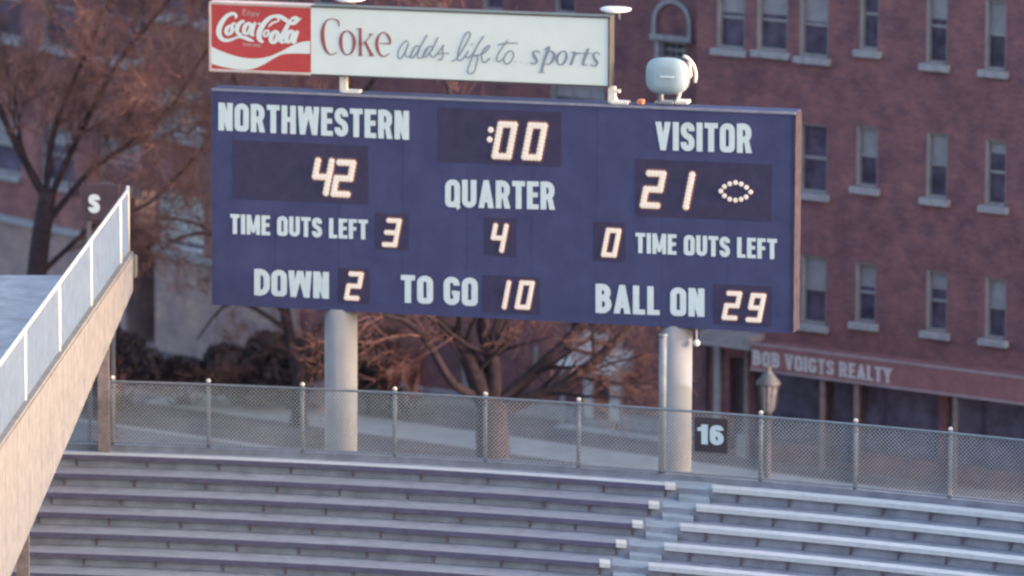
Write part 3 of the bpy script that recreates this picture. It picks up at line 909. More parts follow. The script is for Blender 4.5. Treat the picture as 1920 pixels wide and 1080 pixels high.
script('lettering', [
    [(60, 465, 1.6), (66, 465, 1.6)], [(165, 475, 1.6), (171, 475, 1.6)], [(270, 480, 1.6), (276, 480, 1.6)],
    [(530, 300, 2.2), (490, 255, 1.6), (410, 280, 3), (430, 370, 5), (475, 440, 4.6), (430, 505, 2), (350, 475, 2.2)],
    [(620, 240, 1.5), (700, 190, 4.4), (650, 330, 5.8), (600, 480, 5), (560, 650, 4.8)], [(510, 660, 1.5), (620, 665, 1.5)],
    [(640, 340, 1.5), (720, 260, 1.8), (800, 310, 4.8), (780, 420, 4.8), (710, 510, 2), (640, 500, 1.5)],
    [(960, 255, 1.6), (880, 330, 4), (855, 430, 4.6), (900, 520, 1.8), (980, 490, 3.6), (1035, 380, 4.8), (1020, 280, 3), (960, 255, 1.6)],
    [(1120, 290, 1.5), (1190, 290, 4.6), (1150, 420, 5), (1110, 525, 4.6)], [(1170, 370, 1.5), (1240, 300, 2.4), (1300, 310, 3)],
    [(1450, 210, 3.4), (1400, 330, 5), (1350, 480, 4.6), (1370, 530, 2), (1420, 505, 1.4)], [(1320, 300, 1.6), (1500, 300, 1.6)],
    [(1660, 330, 2.2), (1620, 280, 1.6), (1545, 320, 3), (1570, 410, 5), (1615, 480, 4.6), (1570, 545, 2), (1490, 515, 2.2)],
], C4, M['ad_blue'], AT.o)
# mounts of the sign on the board, lit by the sun
for (px_, py_) in ((645, 163), (1148, 180)):
    x, _ = AT.px(px_, py_, .17)
    mb = MB(); mb.box(x - .07, x + .07, .10, .24, .003, zb - .001, .01); s_ = mb.build('mounting_stub', M['cap'], AT.o)
    mb = MB(); mb.box(x + .0, x + .34, .04, .30, .002, .06, .01); mb.build('foot_plate', M['cap'], s_)
mb = MB(); x = W_ + .02; mb.box(x - .03, x + .16, .1, .2, zb - .12, zb - .06); mb.tube([(x, .15, zb - .09), (x + .1, .15, .05)], .03, 6); mb.build('brace', M['cap'], AT.o)
# lamp heads above the sign
for px_ in (640, 1140):
    x, z = AT.px(px_, 24 if px_ > 1000 else 2, -.5)
    zz = z if px_ > 1000 else zt + .16
    mb = MB(); mb.loft([(.05, .02, -.30), (.12, .04, -.28), (.30, .055, -.02), (.30, .05, .16), (.12, .03, .22)], e=2.6, n=20, cx=x + .02, cz=zz)
    lm = mb.build('lamp_head', M['cap'], AT.o, True)
    mb = MB(); mb.tube([(x, .2, zz), (x, .42, zz - .05), (x, .42, zt - .1)], .022, 6); mb.build('lamp_arm', M['steel'], lm, True)

# ================================================================== HORN LOUDSPEAKER
sx0, sz0 = BT.px(1250, 143, .3)
wl = BT.loc + BT.dx * sx0 + BT.dy * .3; wl.z = ZTOP + .017
HT = Thing('loudspeaker', wl, R(14), 'rounded grey blue horn loudspeaker on a short post above the word VISITOR', 'loudspeaker')
cz = sz0 - wl.z
mb = MB(); mb.loft([(.02, .02, -.12), (.20, .17, -.13), (.36, .30, -.09), (.415, .355, -.02), (.43, .37, .03), (.40, .345, .06)], e=3.0, n=36, cz=cz); mb.build('horn_face', M['horn'], HT.o, True)
mb = MB(); mb.loft([(.41, .35, .062), (.36, .31, .2), (.30, .26, .40), (.16, .15, .62), (.05, .05, .66)], e=2.8, n=32, cx=.05, cz=cz); mb.build('horn_body', M['column'], HT.o, True)
mb = MB(); mb.box(-.10, .17, -.158, -.128, cz - .012, cz + .02, .005); mb.build('highlight_bar', M['letter'], HT.o)  # pale bar standing in for the highlight across the horn face
mb = MB(); mb.tube([(-.14, .10, 0), (-.14, .10, cz - .25)], .06, 10); mb.build('post', M['steel'], HT.o, True)
mb = MB(); mb.tube([(.14, .3, 0), (.22, .3, cz - .30), (.42, .3, cz), (.38, .3, cz + .28)], .035, 8); mb.box(.15, .40, .1, .4, .002, .07, .01); mb.build('yoke', M['cap'], HT.o)
mb = MB(); mb.tube([(.20 + .34 * math.cos(w_), .22, cz + .40 * math.sin(w_)) for w_ in [R(-20 + 12 * i) for i in range(9)]], .035, 8); mb.build('yoke_arm', M['cap'], HT.o, True)
mb = MB(); mb.box(-.25, .13, .0, .35, .001, .05, .01); mb.build('base_plate', M['steel'], HT.o)
mb = MB(); x, z = BT.px(1197, 199); q = BT.loc + BT.dx * x + BT.dy * .2; 
mb.box(-.06, .06, -.1, .1, 0, .10, .02); jb = mb.build('junction_box', mat('orange box', (.42, .17, .10), .6), None, loc=(q.x, q.y, ZTOP + .017)); jb.rotation_euler = (0, 0, -BA)
tag(jb, 'tiny orange junction box on top of the scoreboard left of the loudspeaker', 'box')

# ================================================================== SIDE STANDS
def side_stand(far, near_dx, sgn, label, zt, zb, ramp=None):
    """a raised gangway wall running towards the camera, with a mesh rail above it"""
    T = Thing('side_stand', (far.x, far.y, 0), 0, label, 'grandstand')
    dirn = Vector((near_dx, -1, 0)).normalized()
    def P(t, z, o=0.0): return Vector((dirn.x * t + sgn * o, dirn.y * t, z))
    LEN = 34.0
    def slab(mb, t0, t1, zt0, zt1, zb0, zb1, o0, o1):
        v = [P(t0, zb0, o0), P(t1, zb1, o0), P(t1, zt1, o0), P(t0, zt0, o0), P(t0, zb0, o1), P(t1, zb1, o1), P(t1, zt1, o1), P(t0, zt0, o1)]
        mb.add(v, [(0, 1, 2, 3), (7, 6, 5, 4), (0, 4, 5, 1), (1, 5, 6, 2), (2, 6, 7, 3), (3, 7, 4, 0)])
    if ramp:  # raised stretch added only to shape the shadow on fence and columns
        t1, t2, dz = ramp
        mb = MB(); slab(mb, t1, t2, zt, zt + dz, zt + .002, zt + .002, 0, .3); slab(mb, t2 + .001, LEN, zt + dz, zt + dz, zt + .002, zt + .002, 0, .3); mb.build('shade_parapet', M['stand_wall'], T.o)
    mb = MB(); slab(mb, 0.32, LEN, zt - .02, zt - .02, zb - .31, zb - .31 - .095 * LEN, .02, .35); mb.build('parapet_wall', M['riser'], T.o)
    t_ = 0.3
    while t_ < LEN - .1:
        t2_ = min(t_ + 1.62, LEN)
        mb = MB(); slab(mb, t_, t2_ - .022, zt, zt, zb - .33 - .095 * t_, zb - .33 - .095 * (t2_ - .022), 0, .018); mb.build('wall_panel', M['stand_wall'], T.o)
        t_ = t2_
    mb = MB(); slab(mb, 0, .299, zt, zt, zt - .42, zt - .42, -.06, .36); mb.build('end_block', M['stand_wall'], T.o)
    mb = MB(); slab(mb, 0.01, LEN, zt + .06, zt + .06, zt + .002, zt + .002, .02, .22); mb.build('coping', M['stand_wall'], T.o)
    mb = MB(); slab(mb, 0.5, LEN, zt - .35, zt - .35, zt - .55, zt - .55, .36, 7); mb.build('deck', M['concrete'], T.o)
    hz = 1.36
    ts = [0.05, 1.45] + [1.45 + 4.9 * i for i in range(1, 7)]
    if ramp: ts = [0.05, 1.1, 3.3, 5.1]
    for t in ts:
        mb = MB(); mb.tube([P(t, zt + .06, .12), P(t, zt + hz + (.05 if t < .5 else 0), .12)], .034, 8); mb.build('rail_post', M['cap'], T.o, True)
    mb = MB(); mb.tube([P(ts[0], zt + hz - .03, .12), P(ts[-1], zt + hz - .03, .12)], .032, 8); mb.build('hand_rail', M['cap'], T.o, True)
    for i in range(len(ts) - 1):
        mb = MB()
        a, b = ts[i] + .03, ts[i + 1] - .03
        for sg in (1, -1):
            c = a - (hz - .1)
            while c < b:
                t0, t1 = max(a, c), min(b, c + hz - .14)
                z0, z1 = t0 - c, t1 - c
                if t1 - t0 > .02:
                    if sg < 0: z0, z1 = hz - .14 - z0, hz - .14 - z1
                    mb.tube([P(t0, zt + .08 + z0, .12 + .006 * sg), P(t1, zt + .08 + z1, .12 + .006 * sg)], .0062, 3, cap=False)
                c += .10
        mb.build('mesh_panel', M['wire'], T.o)
    for t in (1.5, 14, 24):
        mb = MB(); a = P(t, 0, .46); zz = zb - .36 - .095 * t
        mb.box(a.x - .11, a.x + .11, a.y - .11, a.y + .11, 0, zz); mb.build('support_post', M['pink_post'], T.o)
    return T
far = on_y(252, 477, 133.0)
zb_ = on_y(240, 540, 132.8).z
SL = side_stand(far, -0.057, -1, 'sunlit pale side stand gangway with mesh railing at the left edge', far.z, zb_ + .32)
far2 = Vector((15.2, 133.0, 0))
SR = side_stand(far2, 0.05, 1, 'unseen pale side stand gangway with mesh railing at right, shaped to shade the fence', far.z - 1.1, zb_ - 1.1 + .32, ramp=(5.2, 7.6, 1.5))  # out of view; height and ramp set so its shadow crosses fence and columns
# dark sign behind the left railing, only its last letter shows
q = on_y(150, 415, 138.5)
SG = Thing('stand_sign', q, R(4), 'dark sign board with a white letter S behind the left stand railing', 'sign')
x0, z0 = SG.px(152, 412); x1, z1 = SG.px(222, 346)
mb = MB(); mb.box(x0, x1, 0, .06, z0, z1, .01); mb.build('board', M['plate'], SG.o)
for xx in (x0 + .15, x1 - .15):
    mb = MB(); mb.box(xx - .04, xx + .04, .061, .14, -q.z, z1 - .1); mb.build('sign_post', M['lantern'], SG.o)
lettering(SG, 'lettering', 'S', M['letter'], (166, 364, 399, 187, 364.5, 399.5), -.014, t=.24)

# ================================================================== BUILDINGS
def wall_mesh(mb, x0, x1, z0, z1, holes, dep, y=0.0):
    """front face with real openings and their reveals"""
    xs = sorted({x0, x1} | {h[0] for h in holes} | {h[1] for h in holes})
    zs = sorted({z0, z1} | {h[2] for h in holes} | {h[3] for h in holes})
    xs = [v for v in xs if x0 <= v <= x1]; zs = [v for v in zs if z0 <= v <= z1]
    for i in range(len(xs) - 1):
        for j in range(len(zs) - 1):
            cx_, cz_ = (xs[i] + xs[i + 1]) / 2, (zs[j] + zs[j + 1]) / 2
            if any(h[0] < cx_ < h[1] and h[2] < cz_ < h[3] for h in holes): continue
            mb.add([(xs[i], y, zs[j]), (xs[i + 1], y, zs[j]), (xs[i + 1], y, zs[j + 1]), (xs[i], y, zs[j + 1])], [(0, 1, 2, 3)])
    for h in holes:
        a, b, c, d = h
        mb.add([(a, y, c), (b, y, c), (b, y, d), (a, y, d), (a, y + dep, c), (b, y + dep, c), (b, y + dep, d), (a, y + dep, d)],
               [(0, 4, 5, 1), (1, 5, 6, 2), (2, 6, 7, 3), (3, 7, 4, 0)])
    mb.add([(x0, y, z0), (x0, y, z1), (x0, y + 9, z1), (x0, y + 9, z0)], [(0, 1, 2, 3)])
    mb.add([(x1, y, z0), (x1, y, z1), (x1, y + 9, z1), (x1, y + 9, z0)], [(3, 2, 1, 0)])
    mb.add([(x0, y, z1), (x1, y, z1), (x1, y + 9, z1), (x0, y + 9, z1)], [(0, 1, 2, 3)])

def window(T, h, blind=0.45, dep=0.24, y=0.0, sill=True, mull=0, shade='blind', sill_ext=.10, sill_h=.16, casing='casing', pane='glass'):
    a, b, c, d = h
    # casing lining the opening
    mb = MB(); cw = .055
    e = .004
    mb.box(a + e, a + cw, y + .02, y + dep, c + e, d - e); mb.box(b - cw, b - e, y + .06, y + dep, c + e, d - e)
    mb.box(a + cw + e, b - cw - e, y + .06, y + dep, d - cw, d - e); mb.box(a + cw + e, b - cw - e, y + .05, y + dep, c + e, c + cw)
    w = mb.build('window', M[casing], T.o)
    zm = c + (d - c) * .5
    mb = MB(); mb.box(a + cw + e, b - cw - e, y + .13, y + .17, zm - .03, zm + .03)
    if mull:
        for k in range(1, mull + 1):
            xx = a + (b - a) * k / (mull + 1); mb.box(xx - .015, xx + .015, y + .135, y + .165, c + cw + e, d - cw - e)
    mb.build('sash_bar', M[casing], w)
    mb = MB(); mb.box(a + cw + e, b - cw - e, y + .18, y + .19, c + cw + e, d - cw - e); mb.build('pane', M[pane], w)
    if blind > 0:
        zz = d - cw - .005 - (d - c - 2 * cw) * blind
        mb = MB(); mb.box(a + cw + 2 * e, b - cw - 2 * e, y + .172, y + .178, zz, d - cw - .006); mb.build('blind', M[shade], w)
    if sill:
        mb = MB(); mb.box(a - sill_ext, b + sill_ext, y - .13, y + .05, c - sill_h, c - .003, .012); mb.build('sill', M['sill'], w)
    return w

# --- B: the shop building at the right
pB = on_z(1558, 878, 0)
k_ = 151.5 / pB.y
BB = Thing('shop_building', pB, R(35), 'dark brick building with a realty shop under a red awning at the right', 'building')
def hole(T, x0, y0, x1, y1, xc=None):
    """pixel box of an opening, measured at its centre"""
    xc = (x0 + x1) / 2
    xa, _ = T.px(x0, y1); xb, _ = T.px(x1, y1)
    _, za = T.px(xc, y1); _, zb = T.px(xc, y0)
    return (xa, xb, za, zb)
wins = [((1343, -25, 1396, 92), .42, 0), ((1418, -18, 1476, 96), .40, 0), ((1498, -12, 1552, 107), .45, 0), ((1611, -40, 1647, 94), .0, 0),
        ((1496, 232, 1550, 362), .0, 0), ((1604, 236, 1644, 351), .5, 0), ((1500, 479, 1548, 608), .48, 0), ((1602, 494, 1641, 605), .4, 0),
        ((1735, -20, 1775, 120), .4, 0), ((1735, 248, 1775, 372), .5, 0), ((1735, 508, 1775, 622), .3, 0), ((1845, 0, 1885, 132), .5, 0), ((1845, 262, 1885, 386), .2, 0), ((1845, 522, 1885, 636), .5, 0)]
xB0, _ = BB.px(1300, 800); xB1 = BB.px(2250, 900)[0]
holes = [hole(BB, *w[0]) for w in wins]
# shop front openings below the awning
sh1 = (BB.px(1412, 800)[0], BB.px(1536, 800)[0], .45, 2.35)
sh2 = (BB.px(1546, 800)[0], BB.px(1598, 800)[0], .12, 2.35)
sh3 = (BB.px(1612, 800)[0], BB.px(1760, 800)[0], .45, 2.35)
sh4 = (BB.px(1775, 800)[0], BB.px(1930, 800)[0], .45, 2.35)
door = (BB.px(1366, 800)[0], BB.px(1398, 800)[0], .08, 2.30)
mb = MB(); wall_mesh(mb, xB0, xB1, 0, 13.5, holes + [sh1, sh2, sh3, sh4, door], .25); mb.build('wall', M['brick'], BB.o)
mb = MB(); mb.box(xB0 - .1, xB1 + .1, -.25, 9.1, 13.502, 13.9); mb.build('cornice', M['sill'], BB.o)
for (w, bl, mu), h in zip(wins, holes):
    window(BB, h, bl, mull=mu)
for sh in (sh1, sh3, sh4):
    mb = MB(); mb.box(sh[0] + .01, sh[1] - .01, .14, .15, sh[2], sh[3]); w = mb.build('shop_window', M['glass'], BB.o)
    mb = MB()
    mb.box(sh[0] + .005, sh[1] - .005, .08, .139, sh[2] + .001, sh[2] + .07); mb.box(sh[0] + .005, sh[1] - .005, .08, .139, sh[3] - .07, sh[3] - .001)
    mb.box(sh[0] + .005, sh[0] + .06, .08, .139, sh[2] + .071, sh[3] - .071); mb.box(sh[1] - .06, sh[1] - .005, .08, .139, sh[2] + .071, sh[3] - .071)
    mb.build('frame', M['door'], w)
mb = MB(); mb.box(sh2[0] + .01, sh2[1] - .01, .18, .22, .13, 2.34); d_ = mb.build('shop_door', M['door'], BB.o)
mb = MB(); mb.box(sh2[0] + .14, sh2[1] - .14, .17, .179, .35, 2.1); mb.build('pane', M['glass'], d_)
mb = MB(); mb.box(door[0] + .01, door[1] - .01, .2, .24, .09, 2.29); mb.build('side_door', M['door'], BB.o)
# pilasters beside the entrance
for (a_, b_, za, zb, mt) in ((1341, 1352, 880, 665, 'casing'), (1320, 1326, 880, 690, 'door'), (1398, 1405, 890, 680, 'pink_post')):
    xa = BB.px(a_, 850)[0]; xb = BB.px(b_, 850)[0]
    mb = MB(); mb.box(xa, xb, -.10, -.003, 0, 2.55); mb.build('pilaster', M[mt], BB.o)
xa = BB.px(1390, 850)[0]; xb = BB.px(1408, 850)[0]
mb = MB(); mb.box(xa, xb, -.22, -.103, 0, .55, .01); mb.build('plinth_block', M['casing'], BB.o)
# awning with lettering: sloping canvas and an upright valance facing the street
AO = -0.60
x0 = BB.px(1409, 660, AO)[0]; x1 = BB.px(2120, 720, AO)[0]
zt1 = BB.px(1413, 646, AO)[1]; zb1 = BB.px(1411, 688, AO)[1]; zt2 = BB.px(1673, 679, AO)[1]; zb2 = BB.px(1673, 725, AO)[1]
zt_, zb_ = (zt1 + zt2) / 2, (zb1 + zb2) / 2
mb = MB()
mb.add([(x0, AO, zt_), (x1, AO, zt_), (x1, -.01, zt_ + .02), (x0, -.01, zt_ + .02), (x0, AO, zt_ - .03), (x1, AO, zt_ - .03), (x1, -.01, zt_ - .02), (x0, -.01, zt_ - .02)],
       [(0, 1, 2, 3), (7, 6, 5, 4), (0, 3, 7, 4), (1, 5, 6, 2), (3, 2, 6, 7)])
aw = mb.build('awning', M['awning'], BB.o)
mb = MB(); mb.box(x0, x1, AO - .03, AO - .002, zb_, zt_); mb.build('valance', M['awning'], aw)
mb = MB(); mb.box(x0 - .01, x1 + .01, AO - .05, AO + .0, zt_ + .001, zt_ + .045); mb.box(x0 - .01, x1 + .01, AO - .045, AO - .005, zb_ - .05, zb_ - .001); mb.build('piping', M['awning_edge'], aw)
SB = Thing('valance_anchor', BB.loc + BB.dy * (AO - .03), R(35))
lt = lettering(SB, 'lettering', 'BOB VOIGTS REALTY', M['awning_txt'], (1412, 656, 684, 1672, 691, 719), -.006, t=.19, gap=.11, space=.26, serif=True)
lt.parent = aw
lt.location = (0, AO - .03, 0)
bpy.data.objects.remove(SB.o)
# grey stretch of canopy left of the red one
x00 = BB.px(1312, 640, -.6)[0]
za, zb = BB.px(1360, 626, -.6)[1], BB.px(1360, 648, -.6)[1]
mb = MB(); mb.box(x00, x0 - .02, -.62, -.004, zb, za, .01); cn = mb.build('canopy', M['awning_dark'], BB.o)
mb = MB(); mb.box(x00 - .02, x0 - .021, -.66, -.622, zb - .03, zb + .05); mb.build('canopy_edge', M['casing'], cn)
# canopy posts
for px_ in (1541, 1605, 1790, 1975):
    xa = BB.px(px_, 850, AO + .1)[0]
    mb = MB(); mb.box(xa - .045, xa + .045, AO + .06, AO + .15, 0, zb_ if False else zt_ - .04); mb.build('awning_post', M['pink_post'], BB.o)

# --- A: the brick block in the middle
pA = on_z(1300, 815, 0)
BAo = Thing('apartment_building', pA, R(35), 'long brick apartment block behind the scoreboard with a white framed entrance', 'building')
A0x = BAo.px(560, 700)[0]
awins = [((1238, 78, 1286, 112), 0, 3, False), ((1032, 130, 1134, 196), .9, 2, True), ((905, -40, 945, 20), .5, 0, True), ((590, -60, 625, 10), .5, 0, True), ((790, -50, 830, 12), .3, 0, True), ((1040, -45, 1078, 26), .3, 0, True)]
ah = [hole(BAo, *w[0]) for w in awins]
dh = (BAo.px(1116, 760)[0], BAo.px(1146, 760)[0], .12, 2.0)
wh = (BAo.px(1062, 700)[0], BAo.px(1098, 700)[0], 1.35, 2.2)
mb = MB(); wall_mesh(mb, A0x, 0.6, 0, 13.5, ah + [dh, wh], .25); mb.build('wall', M['brick'], BAo.o)
mb = MB(); mb.box(A0x - .1, .7, -.2, 9.1, 13.502, 13.9); mb.build('cornice', M['sill'], BAo.o)
for (w, bl, mu, si), h in zip(awins, ah):
    window(BAo, h, bl, mull=mu, sill=si, pane='dark' if mu == 3 else 'glass')
window(BAo, wh, .6)
# arched stone surround above the little barred window
ax, az = BAo.px(1225, 68); bx_, bz = BAo.px(1298, 68)
cx_ = (ax + bx_) / 2; rw = (bx_ - ax) / 2 - .05; _, ztp = BAo.px(1261, 2); zb0 = BAo.px(1261, 66)[1]
pts = [(cx_ - rw, zb0)]
zs_ = zb0 + (ztp - zb0 - rw)
for i in range(17):
    w = math.pi * (1 - i / 16)
    pts.append((cx_ + rw * math.cos(w), zs_ + rw * math.sin(w) * 1.0))
pts.append((cx_ + rw, zb0))
mb = MB(); mb.ribbon(pts, .10, -.07, d=.069, slope=0); ar = mb.build('arch_surround', M['sill'], BAo.o)
mb = MB(); mb.box(cx_ - rw - .08, cx_ + rw + .08, -.12, -.003, zb0 - .13, zb0 - .003, .01); mb.build('arch_sill', M['sill'], ar)
xa, za = BAo.px(1238, 110); 
mb = MB(); mb.box(xa - .14, xa - .01, -.04, -.003, za, za + .42); mb.build('jamb_stone', M['sill'], BAo.o)
# white framed entrance with pale canopy
ex0 = BAo.px(1098, 760)[0]; ex1 = BAo.px(1168, 760)[0]
mb = MB(); mb.box(ex0, dh[0] - .01, -.10, -.003, 0, 2.15); en = mb.build('door_post', M['whitewood'], BAo.o)
mb = MB(); mb.box(dh[1] + .01, ex1, -.10, -.003, 0, 2.15); mb.build('door_post', M['whitewood'], BAo.o)
mb = MB(); mb.box(dh[0] - .009, dh[1] + .009, -.09, -.003, 2.0, 2.14); mb.build('lintel', M['whitewood'], BAo.o)
mb = MB(); mb.box(dh[0] + .01, dh[1] - .01, .18, .22, .13, 1.99); mb.build('front_door', M['door'], BAo.o)
mb = MB(); mb.box(ex0 - .1, ex1 + .1, -.5, -.103, 0, .1, .01); mb.build('door_step', M['sill'], BAo.o)
c0 = BAo.px(1050, 680, -.7)[0]; c1 = BAo.px(1160, 690, -.7)[0]; zc1 = BAo.px(1110, 650, -.7)[1]; zc0 = BAo.px(1110, 692, -.7)[1]
mb = MB(); mb.add([(c0, -.9, zc0), (c1, -.9, zc0), (c1, -.01, zc1 - .12), (c0, -.01, zc1 - .12), (c0, -.9, zc0 - .06), (c1, -.9, zc0 - .06), (c1, -.01, zc0 - .06), (c0, -.01, zc0 - .06)],
                  [(0, 1, 2, 3), (7, 6, 5, 4), (0, 3, 7, 4), (1, 5, 6, 2), (0, 4, 5, 1), (3, 2, 6, 7)])
mb.build('porch_canopy', M['whitewood'], BAo.o)
for px_ in (1056, 1166):
    xx = BAo.px(px_, 720, -.8)[0]; mb = MB(); mb.box(xx - .04, xx + .04, -.86, -.78, 0, zc0 - .062); mb.build('porch_post', M['casing'], BAo.o)
for (px_, y0, y1, w_) in ((1008, 650, 700, .06), (877, 672, 744, .12)):
    xx, z0 = BAo.px(px_, y1); _, z1 = BAo.px(px_, y0)
    mb = MB(); mb.box(xx - w_, xx + w_, -.08, -.003, max(z0, .02), z1); mb.build('downpipe', M['casing'], BAo.o)
mb = MB(); mb.box(A0x, ex0 - .12, -.35, -.003, 0, .28); mb.box(ex1 + .12, .6, -.35, -.003, 0, .28); mb.build('base_course', M['sill'], BAo.o)

# --- C: the left block, turned further away
pC = BAo.loc + BAo.dx * (A0x + .02) - BAo.dy * .1
BC = Thing('corner_building', pC, R(50), 'reddish brick block with tan stone ground floor behind the bare trees at left', 'building')
cw_ = [((296, -60, 352, 32), .3, 0), ((372, -60, 396, 44), .0, 0), ((188, -45, 250, 112), .2, 0), ((255, -40, 272, 112), .0, 0), ((294, 166, 380, 256), .95, 2), ((190, 262, 262, 352), .4, 0),
       ((300, 366, 382, 468), .9, 1), ((80, -60, 140, 90), .3, 0), ((80, 240, 140, 345), .3, 0), ((-20, -70, 40, 70), .5, 0), ((-20, 220, 40, 325), .5, 0), ((430, -40, 470, 30), .4, 0)]
ch = [hole(BC, *w[0]) for w in cw_]
_, zst = BC.px(345, 478)
xC0 = BC.px(-260, 500)[0]
gtop = BC.px(262, 352)[1]
gap0, gap1 = BC.px(238, 520)[0], BC.px(292, 520)[0]
mb = MB(); wall_mesh(mb, xC0, 0, zst, 13.5, ch + [(gap0, gap1, zst, gtop)], .28); mb.build('wall', M['brick2'], BC.o)
archh = (gap0, gap1, .02, zst)
mb = MB(); wall_mesh(mb, xC0, 0, 0, zst, [archh], 1.6, y=-.03); mb.build('stone_base', M['stone'], BC.o)
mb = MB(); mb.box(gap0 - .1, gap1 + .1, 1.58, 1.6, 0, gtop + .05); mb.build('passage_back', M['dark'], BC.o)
mb = MB(); mb.box(xC0, gap0 - .01, -.16, -.033, zst - .1, zst + .06); mb.box(gap1 + .01, 0, -.16, -.033, zst - .1, zst + .06); mb.build('stone_band', M['sill'], BC.o)
mb = MB(); mb.box(xC0 - .1, -.05, -.25, 9, 13.502, 13.9); mb.build('cornice', M['sill'], BC.o)
for (w, bl, mu), h in zip(cw_, ch):
    window(BC, h, bl, mull=mu, sill_ext=.05, shade='shade' if bl >= .9 else 'blind', casing='whitewood' if bl >= .9 else 'casing')

# ================================================================== GROUND
def sheet(name, pts, z, mt, label):
    mb = MB(); mb.add([(p[0], p[1], z) for p in pts], [tuple(range(len(pts)))]); return tag(mb.build(name, mt), label, kind='structure')
sheet('ground', [(-300, -200), (300, -200), (300, 500), (-300, 500)], 0, M['grass'], 'dull dormant grass around the street and buildings')
def gp(px, py): p = on_z(px, py, 0); return (p.x, p.y)
dB = Vector((math.cos(R(35)), -math.sin(R(35)), 0)); nB = Vector((-math.sin(R(35)), -math.cos(R(35)), 0))
def strip(name, o0, o1, z, mt, label, u0=-60, u1=60):
    b_ = BAo.loc
    c = [b_ + dB * u0 + nB * o0, b_ + dB * u1 + nB * o0, b_ + dB * u1 + nB * o1, b_ + dB * u0 + nB * o1]
    return sheet(name, [(p.x, p.y) for p in c], z, mt, label)
def offs(px, py):
    p = on_z(px, py, 0) - BAo.loc
    return p.dot(nB)
o_a, o_b = offs(700, 790), offs(700, 822)
strip('sidewalk', offs(700, 783), offs(700, 816), .012, M['walk'], 'pale concrete sidewalk slanting past the tree', u0=BAo.local(on_z(330, 740, 0)).x)
strip('path', offs(1130, 803), offs(1130, 814), .008, M['walk'], 'narrow pale path along the foot of the building', u0=-3.2)
strip('road', offs(700, 872), offs(700, 872) + 9, .016, M['road'], 'grey asphalt street between the stand and the buildings')
tag(strip('kerb', offs(700, 866), offs(700, 871), .02, M['walk'], 'pale kerb line beside the street'), kind='structure')
# stretch of lawn joints: slabs of the sidewalk are too far to tell apart

# ================================================================== LANTERN
q = on_y(1440, 770, 147.0)
LT = Thing('street_lamp', (q.x, 147.0, 0), 0, 'old style lantern street lamp in front of the realty shop', 'street lamp')
zb = q.z - .02; zt = on_y(1440, 712, 147.0).z; hL = zt - zb
mb = MB(); mb.tube([(0, 0, 0), (0, 0, .25), (0, 0, .3), (0, 0, zb - .05), (0, 0, zb)], [.13, .12, .085, .075, .09], 12); mb.build('post', M['post_dark'], LT.o, True)
mb = MB(); mb.tube([(0, 0, zb), (0, 0, zb + .04), (0, 0, zb + .62)], [.11, .14, .23], 6); mb.build('glass_housing', M['lantern_glass'], LT.o)
mb = MB()
for k in range(6):
    w = 2 * math.pi * k / 6
    mb.tube([(.155 * math.cos(w), .155 * math.sin(w), zb + .04), (.238 * math.cos(w), .238 * math.sin(w), zb + .62)], .014, 4)
mb.build('cage_bar', M['lantern'], LT.o)
mb = MB(); mb.tube([(0, 0, zb + .622), (0, 0, zb + .66), (0, 0, zb + .84), (0, 0, zb + .94), (0, 0, zb + .99), (0, 0, zb + 1.06)], [.28, .28, .14, .055, .07, .01], 12); mb.build('hood', M['lantern'], LT.o, True)

# planter by the shop
q = on_z(1524, 868, 0)
PL = Thing('flower_planter', q, R(35), 'small planter with pale blooms on the pavement by the shop window', 'planter')
mb = MB(); mb.box(-.22, .22, -.12, .12, 0, .20, .02); mb.build('trough', M['door'], PL.o)
mb = MB()
rr = random.Random(3)
for _ in range(26):
    mb.ball((rr.uniform(-.22, .22), rr.uniform(-.1, .1), .22 + rr.uniform(0, .22)), rr.uniform(.02, .05), 5, 4)
mb.build('blooms', M['casing'], PL.o)

